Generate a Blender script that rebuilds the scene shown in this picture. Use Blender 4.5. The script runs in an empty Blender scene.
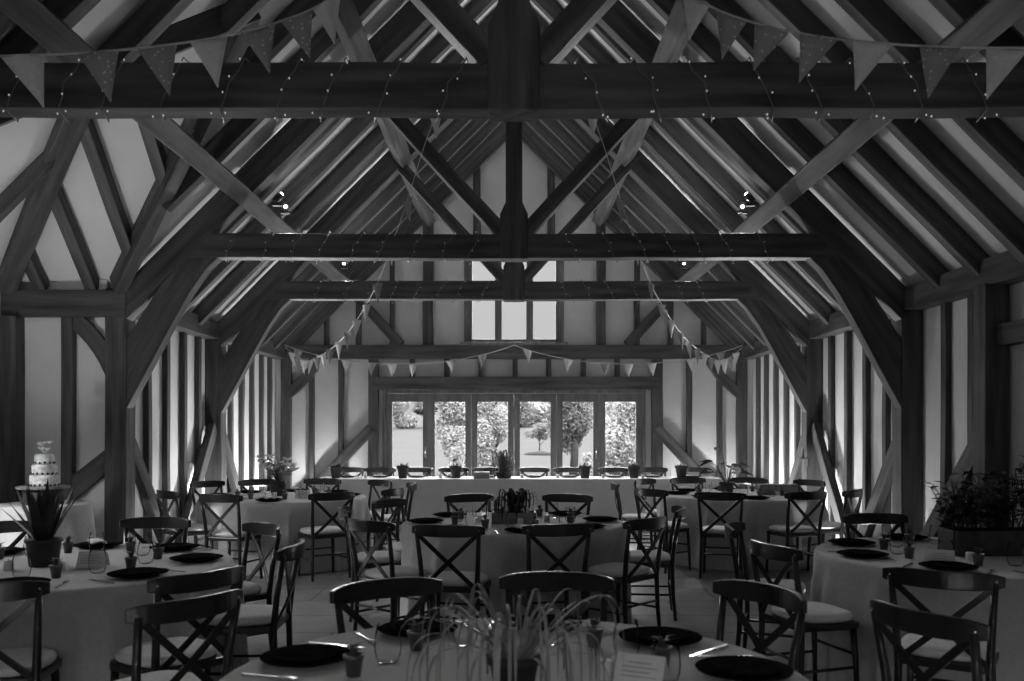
import bpy, bmesh, math, random
from mathutils import Vector, Matrix
R = random.Random(7)
S = bpy.context.scene
COL = S.collection
PI = math.pi
E = 1.525            # eye height
F = 885.0            # focal length in pixels of the 1024 frame

# ------------------------------------------------------------------ camera
cd = bpy.data.cameras.new('camera'); cam = bpy.data.objects.new('camera', cd); COL.objects.link(cam)
cam.location = (0, 0, E); cam.rotation_euler = (PI/2, 0, 0)
cd.sensor_width = 36.0; cd.lens = F/1024*36
cd.shift_x = -2/1024; cd.shift_y = 87.5/1024
cd.clip_start = .05; cd.clip_end = 600
cd.dof.use_dof = True; cd.dof.focus_distance = 8.5; cd.dof.aperture_fstop = 3.2
S.camera = cam
# ------------------------------------------------------------------ view
S.view_settings.view_transform = 'Standard'; S.view_settings.look = 'None'
S.view_settings.gamma = 1.0; S.view_settings.exposure = 1.0; S.view_settings.use_curve_mapping = False
S.cycles.max_bounces = 10; S.cycles.diffuse_bounces = 7; S.cycles.glossy_bounces = 3
S.cycles.transparent_max_bounces = 12; S.cycles.sample_clamp_indirect = 3.0
S.cycles.caustics_reflective = False; S.cycles.caustics_refractive = False
# ------------------------------------------------------------------ sky: an overcast-bright sky, brighter overhead than at the horizon
W = bpy.data.worlds.new('sky'); S.world = W; W.use_nodes = True
nt = W.node_tree; nt.nodes.clear()
wo = nt.nodes.new('ShaderNodeOutputWorld'); bg = nt.nodes.new('ShaderNodeBackground')
tc = nt.nodes.new('ShaderNodeTexCoord'); sx = nt.nodes.new('ShaderNodeSeparateXYZ'); rp = nt.nodes.new('ShaderNodeValToRGB')
nt.links.new(tc.outputs['Generated'], sx.inputs[0]); nt.links.new(sx.outputs['Z'], rp.inputs[0])
cr_ = rp.color_ramp
def sky_stop(pos, v): e = cr_.elements.new(pos); e.color = (v, v, v, 1)
cr_.elements[0].position = 0.0; cr_.elements[0].color = (.27, .27, .27, 1)
cr_.elements[1].position = 1.0; cr_.elements[1].color = (15., 15., 15., 1)
sky_stop(.19, .29); sky_stop(.32, 15.); sky_stop(.6, 15.)
nt.links.new(rp.outputs[0], bg.inputs[0]); bg.inputs[1].default_value = 1.0
nt.links.new(bg.outputs[0], wo.inputs[0])
# ------------------------------------------------------------------ sun (hazy, behind the left of the barn)
sl = bpy.data.lights.new('sun', 'SUN'); sl.energy = 2.0; sl.angle = math.radians(3)
so = bpy.data.objects.new('sun', sl); COL.objects.link(so); so.rotation_euler = (math.radians(48), 0, math.radians(40))
# ------------------------------------------------------------------ window portals (sampling only: they add no light of their own)
def portal(loc, rot, w, h):
    l = bpy.data.lights.new('window_portal', 'AREA'); l.shape = 'RECTANGLE'; l.size = w; l.size_y = h
    l.cycles.is_portal = True
    o = bpy.data.objects.new('window_portal', l); COL.objects.link(o); o.location = loc; o.rotation_euler = rot
portal((0, 15.5, E-.42), (-PI/2, 0, 0), 4.5, 2.1)
portal((0, 15.5, E+2.4), (-PI/2, 0, 0), 1.6, 2.0)
portal((-5.30, 6.45, 1.4), (0, -PI/2, 0), 1.5, 1.8)
portal((0, -3.1, 1.6), (PI/2, 0, 0), 3.8, 1.6)

# ================================================================== materials
def mat(name, g, rough=.6, var=0., scale=(6, 6, 6), spec=.4, bump=0., metal=0., detail=4, emit=0., sheen=0., dots=None, coat=0.):
    m = bpy.data.materials.new(name); m.use_nodes = True
    n = m.node_tree; b = n.nodes['Principled BSDF']
    b.inputs['Base Color'].default_value = (g, g, g, 1); b.inputs['Roughness'].default_value = rough
    b.inputs['Specular IOR Level'].default_value = spec; b.inputs['Metallic'].default_value = metal
    b.inputs['Sheen Weight'].default_value = sheen; b.inputs['Coat Weight'].default_value = coat
    b.inputs['Coat Roughness'].default_value = .2
    if emit:
        b.inputs['Emission Color'].default_value = (1, 1, 1, 1); b.inputs['Emission Strength'].default_value = emit
    if var or bump:
        t = n.nodes.new('ShaderNodeTexCoord'); mp = n.nodes.new('ShaderNodeMapping'); mp.inputs['Scale'].default_value = scale
        nz = n.nodes.new('ShaderNodeTexNoise'); nz.inputs['Scale'].default_value = 1.0; nz.inputs['Detail'].default_value = detail
        n.links.new(t.outputs['Object'], mp.inputs[0]); n.links.new(mp.outputs[0], nz.inputs['Vector'])
        if var:
            cr = n.nodes.new('ShaderNodeValToRGB')
            lo, hi = max(0, g*(1-var)), min(1, g*(1+var))
            cr.color_ramp.elements[0].position = .3; cr.color_ramp.elements[0].color = (lo, lo, lo, 1)
            cr.color_ramp.elements[1].position = .7; cr.color_ramp.elements[1].color = (hi, hi, hi, 1)
            n.links.new(nz.outputs['Fac'], cr.inputs[0]); n.links.new(cr.outputs[0], b.inputs['Base Color'])
        if bump:
            bp = n.nodes.new('ShaderNodeBump'); bp.inputs['Strength'].default_value = bump; bp.inputs['Distance'].default_value = .01
            n.links.new(nz.outputs['Fac'], bp.inputs['Height']); n.links.new(bp.outputs[0], b.inputs['Normal'])
    if dots:
        sc, hi, thr = dots
        t = n.nodes.new('ShaderNodeTexCoord'); v = n.nodes.new('ShaderNodeTexVoronoi'); v.inputs['Scale'].default_value = sc
        n.links.new(t.outputs['Object'], v.inputs['Vector'])
        cr = n.nodes.new('ShaderNodeValToRGB'); cr.color_ramp.interpolation = 'CONSTANT'
        cr.color_ramp.elements[0].color = (hi, hi, hi, 1); cr.color_ramp.elements[1].color = (g, g, g, 1); cr.color_ramp.elements[1].position = thr
        n.links.new(v.outputs['Distance'], cr.inputs[0]); n.links.new(cr.outputs[0], b.inputs['Base Color'])
    return m
def glass_mat(name, refl=.08, rough=0.02, tint=1.):
    m = bpy.data.materials.new(name); m.use_nodes = True; n = m.node_tree; n.nodes.clear()
    o = n.nodes.new('ShaderNodeOutputMaterial'); mx = n.nodes.new('ShaderNodeMixShader'); tr = n.nodes.new('ShaderNodeBsdfTransparent')
    gl = n.nodes.new('ShaderNodeBsdfGlossy'); gl.inputs['Roughness'].default_value = rough; lw = n.nodes.new('ShaderNodeLayerWeight')
    lw.inputs['Blend'].default_value = refl; tr.inputs[0].default_value = (tint, tint, tint, 1)
    n.links.new(lw.outputs['Fresnel'], mx.inputs[0]); n.links.new(tr.outputs[0], mx.inputs[1]); n.links.new(gl.outputs[0], mx.inputs[2])
    n.links.new(mx.outputs[0], o.inputs[0]); return m
OAK = mat('oak_timber', .072, .55, .55, (1.2, 14, 14), .35, .5)
OAKD = mat('oak_frame', .14, .45, .35, (10, 10, 1.5), .4, .2)
PLASTER = mat('lime_plaster', .74, .9, .05, (3, 3, 3), .2, .15)
ROOFP = mat('roof_plaster', .72, .9, .05, (2, 2, 2), .2, .1)
CLOTH = mat('linen_cloth', .45, .85, .06, (40, 40, 40), .2, .15, sheen=.2)
CLOTHW = mat('white_linen', .72, .85, .05, (40, 40, 40), .2, .1, sheen=.2)
WOOD = mat('chair_lacquer', .013, .3, .4, (4, 4, 18), .35, .05, coat=.25)
CUSH = mat('cushion_fabric', .72, .9, .08, (60, 60, 60), .15, .2)
PLATE = mat('dark_stoneware', .014, .6, .4, (12, 12, 12), .0)
PORC = mat('white_porcelain', .75, .3, .05, (10, 10, 10), .5)
STEEL = mat('cutlery_steel', .6, .22, .1, (20, 20, 20), .5, metal=1.)
IRON = mat('black_iron', .03, .4, .3, (20, 20, 20), .5)
POT = mat('dark_pot', .035, .6, .35, (14, 14, 14), .4, .2)
TIN = mat('zinc_bucket', .16, .4, .3, (16, 16, 16), .5, metal=.5)
WAX = mat('candle_wax', .7, .5, .05, (10, 10, 10), .4)
PAPER = mat('card_paper', .72, .8, .04, (20, 20, 20), .2)
INK = mat('card_print', .4, .8, .2, (20, 20, 20), .2)
LEAFD = mat('dark_leaf', .022, .5, .5, (9, 9, 9), .4)
LEAFM = mat('mid_leaf', .12, .5, .5, (9, 9, 9), .4)
LEAFL = mat('striped_leaf', .27, .45, .5, (30, 30, 4), .4)
PETAL = mat('pale_petal', .78, .7, .2, (20, 20, 20), .2)
SOIL = mat('soil', .03, .95, .5, (40, 40, 40), .1, .5)
FLAGL = mat('bunting_plain', .65, .9, .08, (30, 30, 30), .1)
FLAGD = mat('bunting_dotted', .30, .9, 0, (1, 1, 1), .1, dots=(38, .6, .22))
CORD = mat('bunting_cord', .5, .9, .1, (60, 60, 60), .1)
WIRE = mat('fairy_wire', .16, .5, .2, (30, 30, 30), .3)
BULB = mat('fairy_bulb', .6, .3, .05, (5, 5, 5), .5, emit=.16)
LAMP = mat('spot_lamp_glow', .8, .3, .02, (5, 5, 5), .5, emit=6.)
BOX = mat('wood_box', .22, .6, .4, (3, 20, 20), .3, .2)
ICING = mat('cake_icing', .72, .6, .35, (22, 22, 22), .3)
GLASS = glass_mat('drinking_glass', .06, .06, .985)
PANE = glass_mat('window_glass', .03, .0, 1.)
LAWN = mat('lawn_grass', .0225, 1., .12, (.35, 1.4, 1), 0., 0., detail=8)
BARK = mat('tree_bark', .012, .9, .4, (8, 8, 2), .1, .4)
def leaf_mat(name, g, var):
    m = mat(name, g, 1., var, (1.2, 1.2, 1.2), 0.); n = m.node_tree; b = n.nodes['Principled BSDF']; o = n.nodes['Material Output']
    tr = n.nodes.new('ShaderNodeBsdfTranslucent'); mx = n.nodes.new('ShaderNodeMixShader'); mx.inputs[0].default_value = .5
    src = b.inputs['Base Color'].links[0].from_socket; n.links.new(src, tr.inputs[0])
    n.links.new(b.outputs[0], mx.inputs[1]); n.links.new(tr.outputs[0], mx.inputs[2]); n.links.new(mx.outputs[0], o.inputs[0]); return m
TREEL = leaf_mat('tree_leaf_pale', .14, .35)
TREED = leaf_mat('tree_leaf_deep', .065, .4)
MULCH = mat('mulch', .007, .95, .4, (6, 6, 6), .1)

def floor_mat():
    m = bpy.data.materials.new('stone_flags'); m.use_nodes = True; n = m.node_tree; b = n.nodes['Principled BSDF']
    t = n.nodes.new('ShaderNodeTexCoord'); br = n.nodes.new('ShaderNodeTexBrick'); nz = n.nodes.new('ShaderNodeTexNoise')
    br.inputs['Scale'].default_value = 1.0; br.inputs['Brick Width'].default_value = .9; br.inputs['Row Height'].default_value = .6
    br.inputs['Mortar Size'].default_value = .008; br.inputs['Color1'].default_value = (.26,)*3+(1,); br.inputs['Color2'].default_value = (.32,)*3+(1,)
    br.inputs['Mortar'].default_value = (.06,)*3+(1,)
    nz.inputs['Scale'].default_value = 5; nz.inputs['Detail'].default_value = 6
    mx = n.nodes.new('ShaderNodeMix'); mx.data_type = 'RGBA'; mx.blend_type = 'MULTIPLY'; mx.inputs[0].default_value = .6
    n.links.new(t.outputs['Object'], br.inputs['Vector']); n.links.new(t.outputs['Object'], nz.inputs['Vector'])
    n.links.new(br.outputs['Color'], mx.inputs[6]); n.links.new(nz.outputs['Fac'], mx.inputs[7]); n.links.new(mx.outputs[2], b.inputs['Base Color'])
    bp = n.nodes.new('ShaderNodeBump'); bp.inputs['Strength'].default_value = .3; bp.inputs['Distance'].default_value = .005
    n.links.new(br.outputs['Fac'], bp.inputs['Height']); bp.invert = True; n.links.new(bp.outputs[0], b.inputs['Normal'])
    b.inputs['Roughness'].default_value = .42; b.inputs['Specular IOR Level'].default_value = .4
    return m
FLOOR = floor_mat()

# ================================================================== mesh helpers
def frame(ax, up=None):
    """rotation with x along ax"""
    x = Vector(ax).normalized(); u = Vector(up) if up else (Vector((0, 0, 1)) if abs(x.z) < .95 else Vector((0, 1, 0)))
    y = u.cross(x).normalized(); z = x.cross(y)
    return Matrix((x, y, z)).transposed().to_4x4()
class MB:
    def __init__(s): s.v = []; s.f = []; s.sm = []
    def add(s, vs, fs, smooth=False):
        o = len(s.v); s.v += [tuple(v) for v in vs]; s.f += [tuple(i+o for i in f) for f in fs]; s.sm += [smooth]*len(fs); return s
    def box(s, lo, hi, M=None):
        vs = [Vector((x, y, z)) for x in (lo[0], hi[0]) for y in (lo[1], hi[1]) for z in (lo[2], hi[2])]
        if M: vs = [M @ v for v in vs]
        return s.add(vs, [(0, 1, 3, 2), (4, 6, 7, 5), (0, 4, 5, 1), (2, 3, 7, 6), (0, 2, 6, 4), (1, 5, 7, 3)])
    def bar(s, a, b, w, h, up=None):
        a, b = Vector(a), Vector(b); M = Matrix.Translation(a) @ frame(b-a, up); L = (b-a).length
        return s.box((0, -w/2, -h/2), (L, w/2, h/2), M)
    def tube(s, pts, rad, n=8, caps=True):
        pts = [Vector(p) for p in pts]; k = len(pts)
        if not hasattr(rad, '__len__'): rad = [rad]*k
        vs = []; pu = None
        for i, p in enumerate(pts):
            t = (pts[min(i+1, k-1)]-pts[max(i-1, 0)]).normalized()
            if pu is None: pu = t.orthogonal().normalized()
            pu = (pu - t*pu.dot(t)); pu = pu.normalized() if pu.length > 1e-6 else t.orthogonal().normalized()
            w = t.cross(pu)
            vs += [p+(pu*math.cos(2*PI*j/n)+w*math.sin(2*PI*j/n))*rad[i] for j in range(n)]
        fs = [(i*n+j, i*n+(j+1) % n, (i+1)*n+(j+1) % n, (i+1)*n+j) for i in range(k-1) for j in range(n)]
        if caps: fs += [tuple(reversed(range(n))), tuple(range((k-1)*n, k*n))]
        return s.add(vs, fs, True)
    def lathe(s, prof, n=24, c=(0, 0, 0), cap0=True, cap1=True):
        c = Vector(c); k = len(prof)
        vs = [c+Vector((r*math.cos(2*PI*j/n), r*math.sin(2*PI*j/n), z)) for r, z in prof for j in range(n)]
        fs = [(i*n+j, i*n+(j+1) % n, (i+1)*n+(j+1) % n, (i+1)*n+j) for i in range(k-1) for j in range(n)]
        if cap0: fs.append(tuple(reversed(range(n))))
        if cap1: fs.append(tuple(range((k-1)*n, k*n)))
        return s.add(vs, fs, True)
    def prism(s, poly, y0, y1):
        """poly of (x,z) extruded in y"""
        n = len(poly)
        vs = [(x, y0, z) for x, z in poly]+[(x, y1, z) for x, z in poly]
        fs = [tuple(range(n)), tuple(reversed(range(n, 2*n)))]+[(i, i+n, (i+1) % n+n, (i+1) % n) for i in range(n)]
        return s.add(vs, fs)
    def sweep(s, pts, w, h, up=(0, 0, 1)):
        """rectangle swept along a polyline; w sideways, h along up (numbers or lists)"""
        pts = [Vector(p) for p in pts]; k = len(pts); vs = []
        for i, p in enumerate(pts):
            t = (pts[min(i+1, k-1)]-pts[max(i-1, 0)]).normalized(); y = Vector(up).cross(t).normalized(); z = t.cross(y)
            wi = w[i] if hasattr(w, '__len__') else w; hi = h[i] if hasattr(h, '__len__') else h
            vs += [p-y*wi/2-z*hi/2, p+y*wi/2-z*hi/2, p+y*wi/2+z*hi/2, p-y*wi/2+z*hi/2]
        fs = [(i*4+j, i*4+(j+1) % 4, i*4+4+(j+1) % 4, i*4+4+j) for i in range(k-1) for j in range(4)]
        fs += [(3, 2, 1, 0), tuple(range(4*k-4, 4*k))]
        return s.add(vs, fs)
    def leaf(s, pts, wid, side):
        """flat blade along pts with width list, opened along 'side' with a fold"""
        side = Vector(side).normalized(); vs = []
        for p, w in zip(pts, wid):
            p = Vector(p); vs += [p-side*w/2+Vector((0, 0, w*.15)), p, p+side*w/2+Vector((0, 0, w*.15))]
        k = len(pts); fs = []
        for i in range(k-1):
            a = i*3; fs += [(a, a+1, a+4, a+3), (a+1, a+2, a+5, a+4)]
        return s.add(vs, fs, True)
    def quad(s, c, u, v): c, u, v = Vector(c), Vector(u), Vector(v); return s.add([c-u-v, c+u-v, c+u+v, c-u+v], [(0, 1, 2, 3)])
    def mesh(s, name, m, bevel=0., M=None):
        me = bpy.data.meshes.new(name); vs = s.v
        if M is not None:
            Mi = M.inverted(); vs = [tuple(Mi @ Vector(v)) for v in vs]
        me.from_pydata(vs, [], s.f); me.polygons.foreach_set('use_smooth', s.sm)
        bm = bmesh.new(); bm.from_mesh(me); bmesh.ops.recalc_face_normals(bm, faces=bm.faces)
        if bevel:
            es = [e for e in bm.edges if len(e.link_faces) == 2 and e.calc_face_angle(0) > .5]
            bmesh.ops.bevel(bm, geom=es, offset=bevel, segments=2, profile=.6, affect='EDGES', clamp_overlap=True)
        bm.to_mesh(me); bm.free(); me.materials.append(m); me.update(); return me
ROOT = {}
def link(name, me, parent=None, M=None):
    o = bpy.data.objects.new(name, me); COL.objects.link(o)
    if M is None: M = Matrix.Identity(4) if parent is None else None
    if parent is not None:
        o.parent = parent
        if M is not None: M = ROOT[parent.name].inverted() @ M
    if M is not None: o.matrix_basis = M
    return o
def build(mb, name, m, parent=None, bevel=0., axis=None, org=None, local=False):
    """local: mesh already in the parent's frame; else mesh in world coordinates"""
    if local: return link(name, mb.mesh(name, m, bevel), parent)
    if org is None:
        xs = list(zip(*mb.v)); org = [(min(c)+max(c))/2 for c in xs]; org[2] = min(xs[2])
    M = Matrix.Translation(Vector(org))
    if axis is not None: M = M @ frame(axis)
    return link(name, mb.mesh(name, m, bevel, M), parent, M)
def thing(name, loc, label, cat, group=None, rz=0.):
    o = bpy.data.objects.new(name, None); COL.objects.link(o); o.empty_display_size = .1
    M = Matrix.Translation(Vector(loc)) @ Matrix.Rotation(rz, 4, 'Z'); o.matrix_basis = M; ROOT[o.name] = M
    return tag(o, label, cat, group)
def tag(o, label, cat, group=None, kind=None):
    o['label'] = label; o['category'] = cat
    if group: o['group'] = group
    if kind: o['kind'] = kind
    return o
def struct(o): o['kind'] = 'structure'; return o
def clone(root, loc, rz, label, group=None):
    M = Matrix.Translation(Vector(loc)) @ Matrix.Rotation(rz, 4, 'Z')
    r = root.copy(); COL.objects.link(r); r.matrix_basis = M; ROOT[r.name] = M; r['label'] = label
    if group: r['group'] = group
    for ch in list(root.children):
        c = ch.copy(); COL.objects.link(c); c.parent = r
        for g in ch.children:
            d = g.copy(); COL.objects.link(d); d.parent = c
    return r
ORD = ['first', 'second', 'third', 'fourth', 'fifth', 'sixth', 'seventh', 'eighth', 'ninth', 'tenth', 'eleventh', 'twelfth', 'thirteenth', 'fourteenth', 'fifteenth', 'sixteenth', 'seventeenth', 'eighteenth', 'nineteenth', 'twentieth', 'twenty-first', 'twenty-second', 'twenty-third', 'twenty-fourth', 'twenty-fifth', 'twenty-sixth']
def timber(name, a, b, w, h, parent=None, up=None, bevel=.01, m=None):
    """a slightly uneven hewn beam between two points, grain along it"""
    a, b = Vector(a), Vector(b); L = (b-a).length; n = max(2, int(L/.5)); M = Matrix.Translation(a) @ frame(b-a, up)
    pts = []; vs = []; j = .006
    for i in range(n+1):
        x = L*i/n; dy, dz = R.uniform(-j, j), R.uniform(-j, j)
        if i in (0, n): dy = dz = 0
        vs += [(x, -w/2+dy, -h/2+dz), (x, w/2+dy, -h/2+dz), (x, w/2+dy, h/2+dz), (x, -w/2+dy, h/2+dz)]
    fs = [(i*4+k, i*4+(k+1) % 4, i*4+4+(k+1) % 4, i*4+4+k) for i in range(n) for k in range(4)]+[(3, 2, 1, 0), tuple(range(4*n, 4*n+4))]
    mb = MB().add(vs, fs); return link(name, mb.mesh(name, m or OAK, bevel), parent, M)

# ================================================================== THE SETTING
RS = 5.46            # plaster plane of the roof: |X| + (z-E) = RS
def slopez(x, s=RS): return E+s-abs(x)
YF = 15.30           # plaster plane of far gable
YB = -3.0
T1, T2, T3 = 4.73, 8.90, 11.78
# floor
struct(build(MB().box((-6.2, YB-.1, -.12), (4.3, YF+.12, 0)), 'floor', FLOOR, org=(0, 0, 0)))
# side walls
struct(build(MB().box((4.12, YB, 0), (4.24, YF+.1, E+1.5)), 'wall_right', PLASTER))
struct(build(MB().box((-4.24, T2+.06, 0), (-4.12, YF+.1, E+1.5)), 'wall_left', PLASTER))
struct(build(MB().box((-4.24, YB, 0), (-4.12, 5.0, E+1.5)), 'wall_left', PLASTER))
# back wall with a small window band added behind the camera for fill light
bw = MB()
bw.box((-4.24, YB-.12, 0), (-1.9, YB, E+1.5)); bw.box((1.9, YB-.12, 0), (4.24, YB, E+1.5)); bw.box((-1.9, YB-.12, 0), (1.9, YB, .8)); bw.box((-1.9, YB-.12, 2.4), (1.9, YB, E+1.5))
bw.prism([(-4.24, E+1.5), (4.24, E+1.5), (0, E+5.7)], YB-.12, YB)
struct(build(bw, 'wall_back', PLASTER))
pb = struct(build(MB().box((-1.9, YB-.08, .8), (1.9, YB-.06, 2.4)), 'fill_window', PANE))
wf = MB(); wf.box((-1.9, YB-.11, .8), (-1.83, YB-.02, 2.4)); wf.box((1.83, YB-.11, .8), (1.9, YB-.02, 2.4)); wf.box((-.04, YB-.11, .87), (.04, YB-.02, 2.33)); wf.box((-1.83, YB-.11, .8), (1.83, YB-.02, .87)); wf.box((-1.83, YB-.11, 2.33), (1.83, YB-.02, 2.4))
ob = build(wf, 'fill_window_frame', OAKD, None); struct(ob)
# far gable wall with the door opening and the high window opening
DX, DT = 2.27, E+.68          # half width and top of the door opening
WX, WB, WT = .86, E+1.47, E+3.22
fw = MB(); y0, y1 = YF, YF+.12
fw.box((-4.24, y0, 0), (-DX, y1, E+1.25)); fw.box((DX, y0, 0), (4.24, y1, E+1.25)); fw.box((-DX, y0, DT), (DX, y1, E+1.25))
fw.prism([(-4.24, E+1.25), (-WX, E+1.25), (-WX, slopez(WX)+.05), (-4.24, E+1.27)], y0, y1)
fw.prism([(4.24, E+1.25), (WX, E+1.25), (WX, slopez(WX)+.05), (4.24, E+1.27)], y0, y1)
fw.box((-WX, y0, E+1.25), (WX, y1, WB)); fw.prism([(-WX, WT), (WX, WT), (WX, slopez(WX)+.05), (0, slopez(0)+.05), (-WX, slopez(WX)+.05)], y0, y1)
struct(build(fw, 'wall_far', PLASTER))
# roof plaster: right slope, left slope with the porch cut out, porch slopes and hip
def sheet(name, polys, th=.05):
    mb = MB()
    for poly in polys:
        p = [Vector(q) for q in poly]; nrm = (p[1]-p[0]).cross(p[2]-p[0]).normalized()
        if nrm.z < 0: nrm = -nrm
        k = len(p); vs = p+[q+nrm*th for q in p]
        mb.add(vs, [tuple(range(k)), tuple(reversed(range(k, 2*k)))]+[(i, (i+1) % k, (i+1) % k+k, i+k) for i in range(k)])
    return struct(build(mb, name, ROOFP))
PZ, PX, PY0, PY1 = E+1.58, -5.02, 5.1, 8.9       # porch roof eave height, outer wall, near and far
PM = (PY0+PY1)/2; PR = PZ+(PY1-PM)               # ridge
vx = lambda z: -(RS-(z-E))
sheet('ceiling_right', [[(4.2, YB-.1, slopez(4.2)), (4.2, YF+.1, slopez(4.2)), (0, YF+.1, slopez(0)), (0, YB-.1, slopez(0))]])
EX = .36; ZE = PZ-EX
a, b = (vx(ZE), PY1+EX, ZE), (vx(PR), PM, PR); c = (vx(ZE), PY0-EX, ZE)
sheet('ceiling_left', [
    [(0, YB-.1, slopez(0)), (0, PM, slopez(0)), b, c, (-4.2, PY0-EX, slopez(4.2)), (-4.2, YB-.1, slopez(4.2))],
    [(0, PM, slopez(0)), (0, YF+.1, slopez(0)), (-4.2, YF+.1, slopez(4.2)), (-4.2, PY1+EX, slopez(4.2)), a, b]])
hp = (PX+(PY1-PM), PM, PR)
sheet('ceiling_porch', [[(PX-EX, PY1+EX, ZE), a, b, hp], [(PX-EX, PY0-EX, ZE), hp, b, c], [(PX-EX, PY1+EX, ZE), hp, (PX-EX, PY0-EX, ZE)]])
# porch walls
struct(build(MB().box((-5.3, 8.98, 0), (-4.12, 9.08, PZ-.1)), 'wall_porch', PLASTER))
struct(build(MB().box((-5.3, 4.9, 0), (-4.12, 5.0, PZ-.1)), 'wall_porch', PLASTER))
pw = MB(); pw.box((-5.26, 5.0, 0), (-5.16, 5.6, PZ+.1)); pw.box((-5.26, 7.3, 0), (-5.16, 8.98, PZ+.1)); pw.box((-5.26, 5.6, 2.1), (-5.16, 7.3, PZ+.1)); pw.box((-5.26, 5.6, 0), (-5.16, 7.3, .7))
struct(build(pw, 'wall_porch', PLASTER))
dm = MB(); [dm.box((-5.25, y-.05, .7), (-5.17, y+.05, 2.1)) for y in (5.65, 6.45, 7.25)]; dm.box((-5.25, 5.7, 2.0), (-5.17, 7.2, 2.1)); dm.box((-5.25, 5.7, .7), (-5.17, 7.2, .8))
pd = struct(build(dm, 'window_2', OAKD)); ROOT[pd.name] = pd.matrix_basis.copy()
build(MB().box((-5.215, 5.7, .8), (-5.205, 7.2, 2.0)), 'pane', PANE, pd)

# ------------------------------------------------------------------ rafters
ys = [T1-1.4, T1-.7]+[T1+(T2-T1)*k/6 for k in range(1, 6)]+[T2+(T3-T2)*k/4 for k in range(1, 4)]+[T3+(YF-.12-T3)*k/5 for k in range(1, 5)]+[YF-.09]
ys.sort(reverse=True)
for side in (1, -1):
    sn = 'right' if side > 0 else 'left'
    for k, y in enumerate(ys):
        cs = RS-.09*1.414
        xl = 3.99
        if side < 0 and PY0 < y < PY1: xl = min(3.99, -vx(PR)+.08+abs(y-PM))
        ra = (side*xl, y, E+cs-xl); rb = (side*.05, y, E+cs-.05)
        o = timber('rafter', ra, rb, .115, .172, bevel=.008)
        tag(o, f'{ORD[k]} oak rafter from the far gable on the {sn} roof slope', 'rafter', f'rafters of the {sn} roof slope')
tag(timber('ridge_board', (0, 2.5, E+5.20), (0, YF-.02, E+5.20), .07, .22), 'long oak ridge board where both roof slopes meet', 'beam')
# porch rafters, hips and valleys
po = .10
for k, x in enumerate((-4.77, -4.26, -3.75, -3.2)):
    yt = max(PM+.1, PY1-(x-PX)-.06) if x < hp[0] else PM+.06
    yb = PY1+.06 if x < vx(PZ) else PY1-(x-vx(PZ))-.05
    zf = lambda y: PZ+(PY1-y)-po
    o = timber('rafter', (x, yb, zf(yb)), (x, yt, zf(yt)), .115, .13, bevel=.008)
    tag(o, f'{ORD[k]} oak rafter from the outer corner on the porch roof slope', 'rafter', 'rafters of the porch roof')
x1 = PX+(PY1-7.85)-.05; zx = lambda x: PZ+(x-PX)-.10
tag(timber('rafter', (PX, 7.85, zx(PX)), (x1, 7.85, zx(x1)), (.1), .13), 'oak rafter left of the hip on the porch end slope', 'rafter', 'rafters of the porch roof')
d_ = .15
tag(timber('hip_rafter', (PX-.12, PY1, PZ-d_), (hp[0]-.03, PM, PR-d_), .2, .22), 'heavy diagonal oak hip rafter rising from the porch corner', 'rafter')
tag(timber('valley_rafter', (vx(PZ)-.12, PY1+.03, PZ-d_), (b[0]-.1, PM, PR-d_), .12, .22), 'diagonal oak valley rafter where porch roof meets main roof', 'rafter')
tag(timber('valley_rafter', (vx(PZ)-.12, PY0-.03, PZ-d_), (b[0]-.1, PM, PR-d_), .12, .22), 'oak valley rafter on the near side of the porch roof', 'rafter')
tag(timber('porch_beam', (-5.2, 8.98, E+1.255), (-3.9, 8.98, E+1.255), .18, .27), 'horizontal oak beam over the porch wall behind the cake', 'beam')
tag(timber('porch_post', (-5.05, 8.92, 0), (-5.05, 8.92, E+1.12), .17, .2, up=(0, 1, 0)), 'dark oak post at the outer corner of the porch', 'post')
tag(timber('stud', (-4.5, 8.95, 0), (-4.5, 8.95, E+1.12), .12, .1, up=(0, 1, 0)), 'oak stud between the two pale panels behind the cake', 'stud')
def arc_brace(name, p0, p1, bulge, w, h, label, cat='brace', n=7, updir=None, parent=None):
    p0, p1, bu = Vector(p0), Vector(p1), Vector(bulge)
    pts = [p0.lerp(p1, i/n)+bu*4*(i/n)*(1-i/n) for i in range(n+1)]
    mb = MB().sweep(pts, w, h, updir or (0, 1, 0)); o = build(mb, name, OAK, parent, bevel=.008, axis=p1-p0)
    if label: tag(o, label, cat)
    return o
arc_brace('corner_brace', (-4.5, 8.96, E+1.13), (-4.0, 8.96, E+.45), (.05, 0, .06), .17, .1, 'curved oak brace between porch beam and the left truss post')
arc_brace('corner_brace', (-4.0, 8.96, E-.25), (-4.95, 8.96, E-1.0), (0, 0, 0), .2, .1, 'oak brace slanting from the left truss post down behind the cake')
# ------------------------------------------------------------------ purlins and wall plates
for side, sn in ((1, 'right'), (-1, 'left')):
    for cx, nm in ((2.73, 'lower'), (1.48, 'upper')):
        s_ = RS-.175*1.414-.1*1.414; z = E+s_-cx
        tag(timber('purlin', (side*cx, 2.6, z), (side*cx, YF, z), .18, .2, up=(side, 0, 1), bevel=.012), f'{nm} oak purlin running along the {sn} roof slope', 'purlin')
tag(timber('wall_plate', (4.03, 1.5, E+1.30), (4.03, YF, E+1.30), .22, .23), 'oak wall plate along the top of the right side wall', 'wall plate')
tag(timber('wall_plate', (-4.03, T2+.05, E+1.30), (-4.03, YF, E+1.30), .22, .23), 'oak wall plate along the top of the left side wall', 'wall plate')
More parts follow.
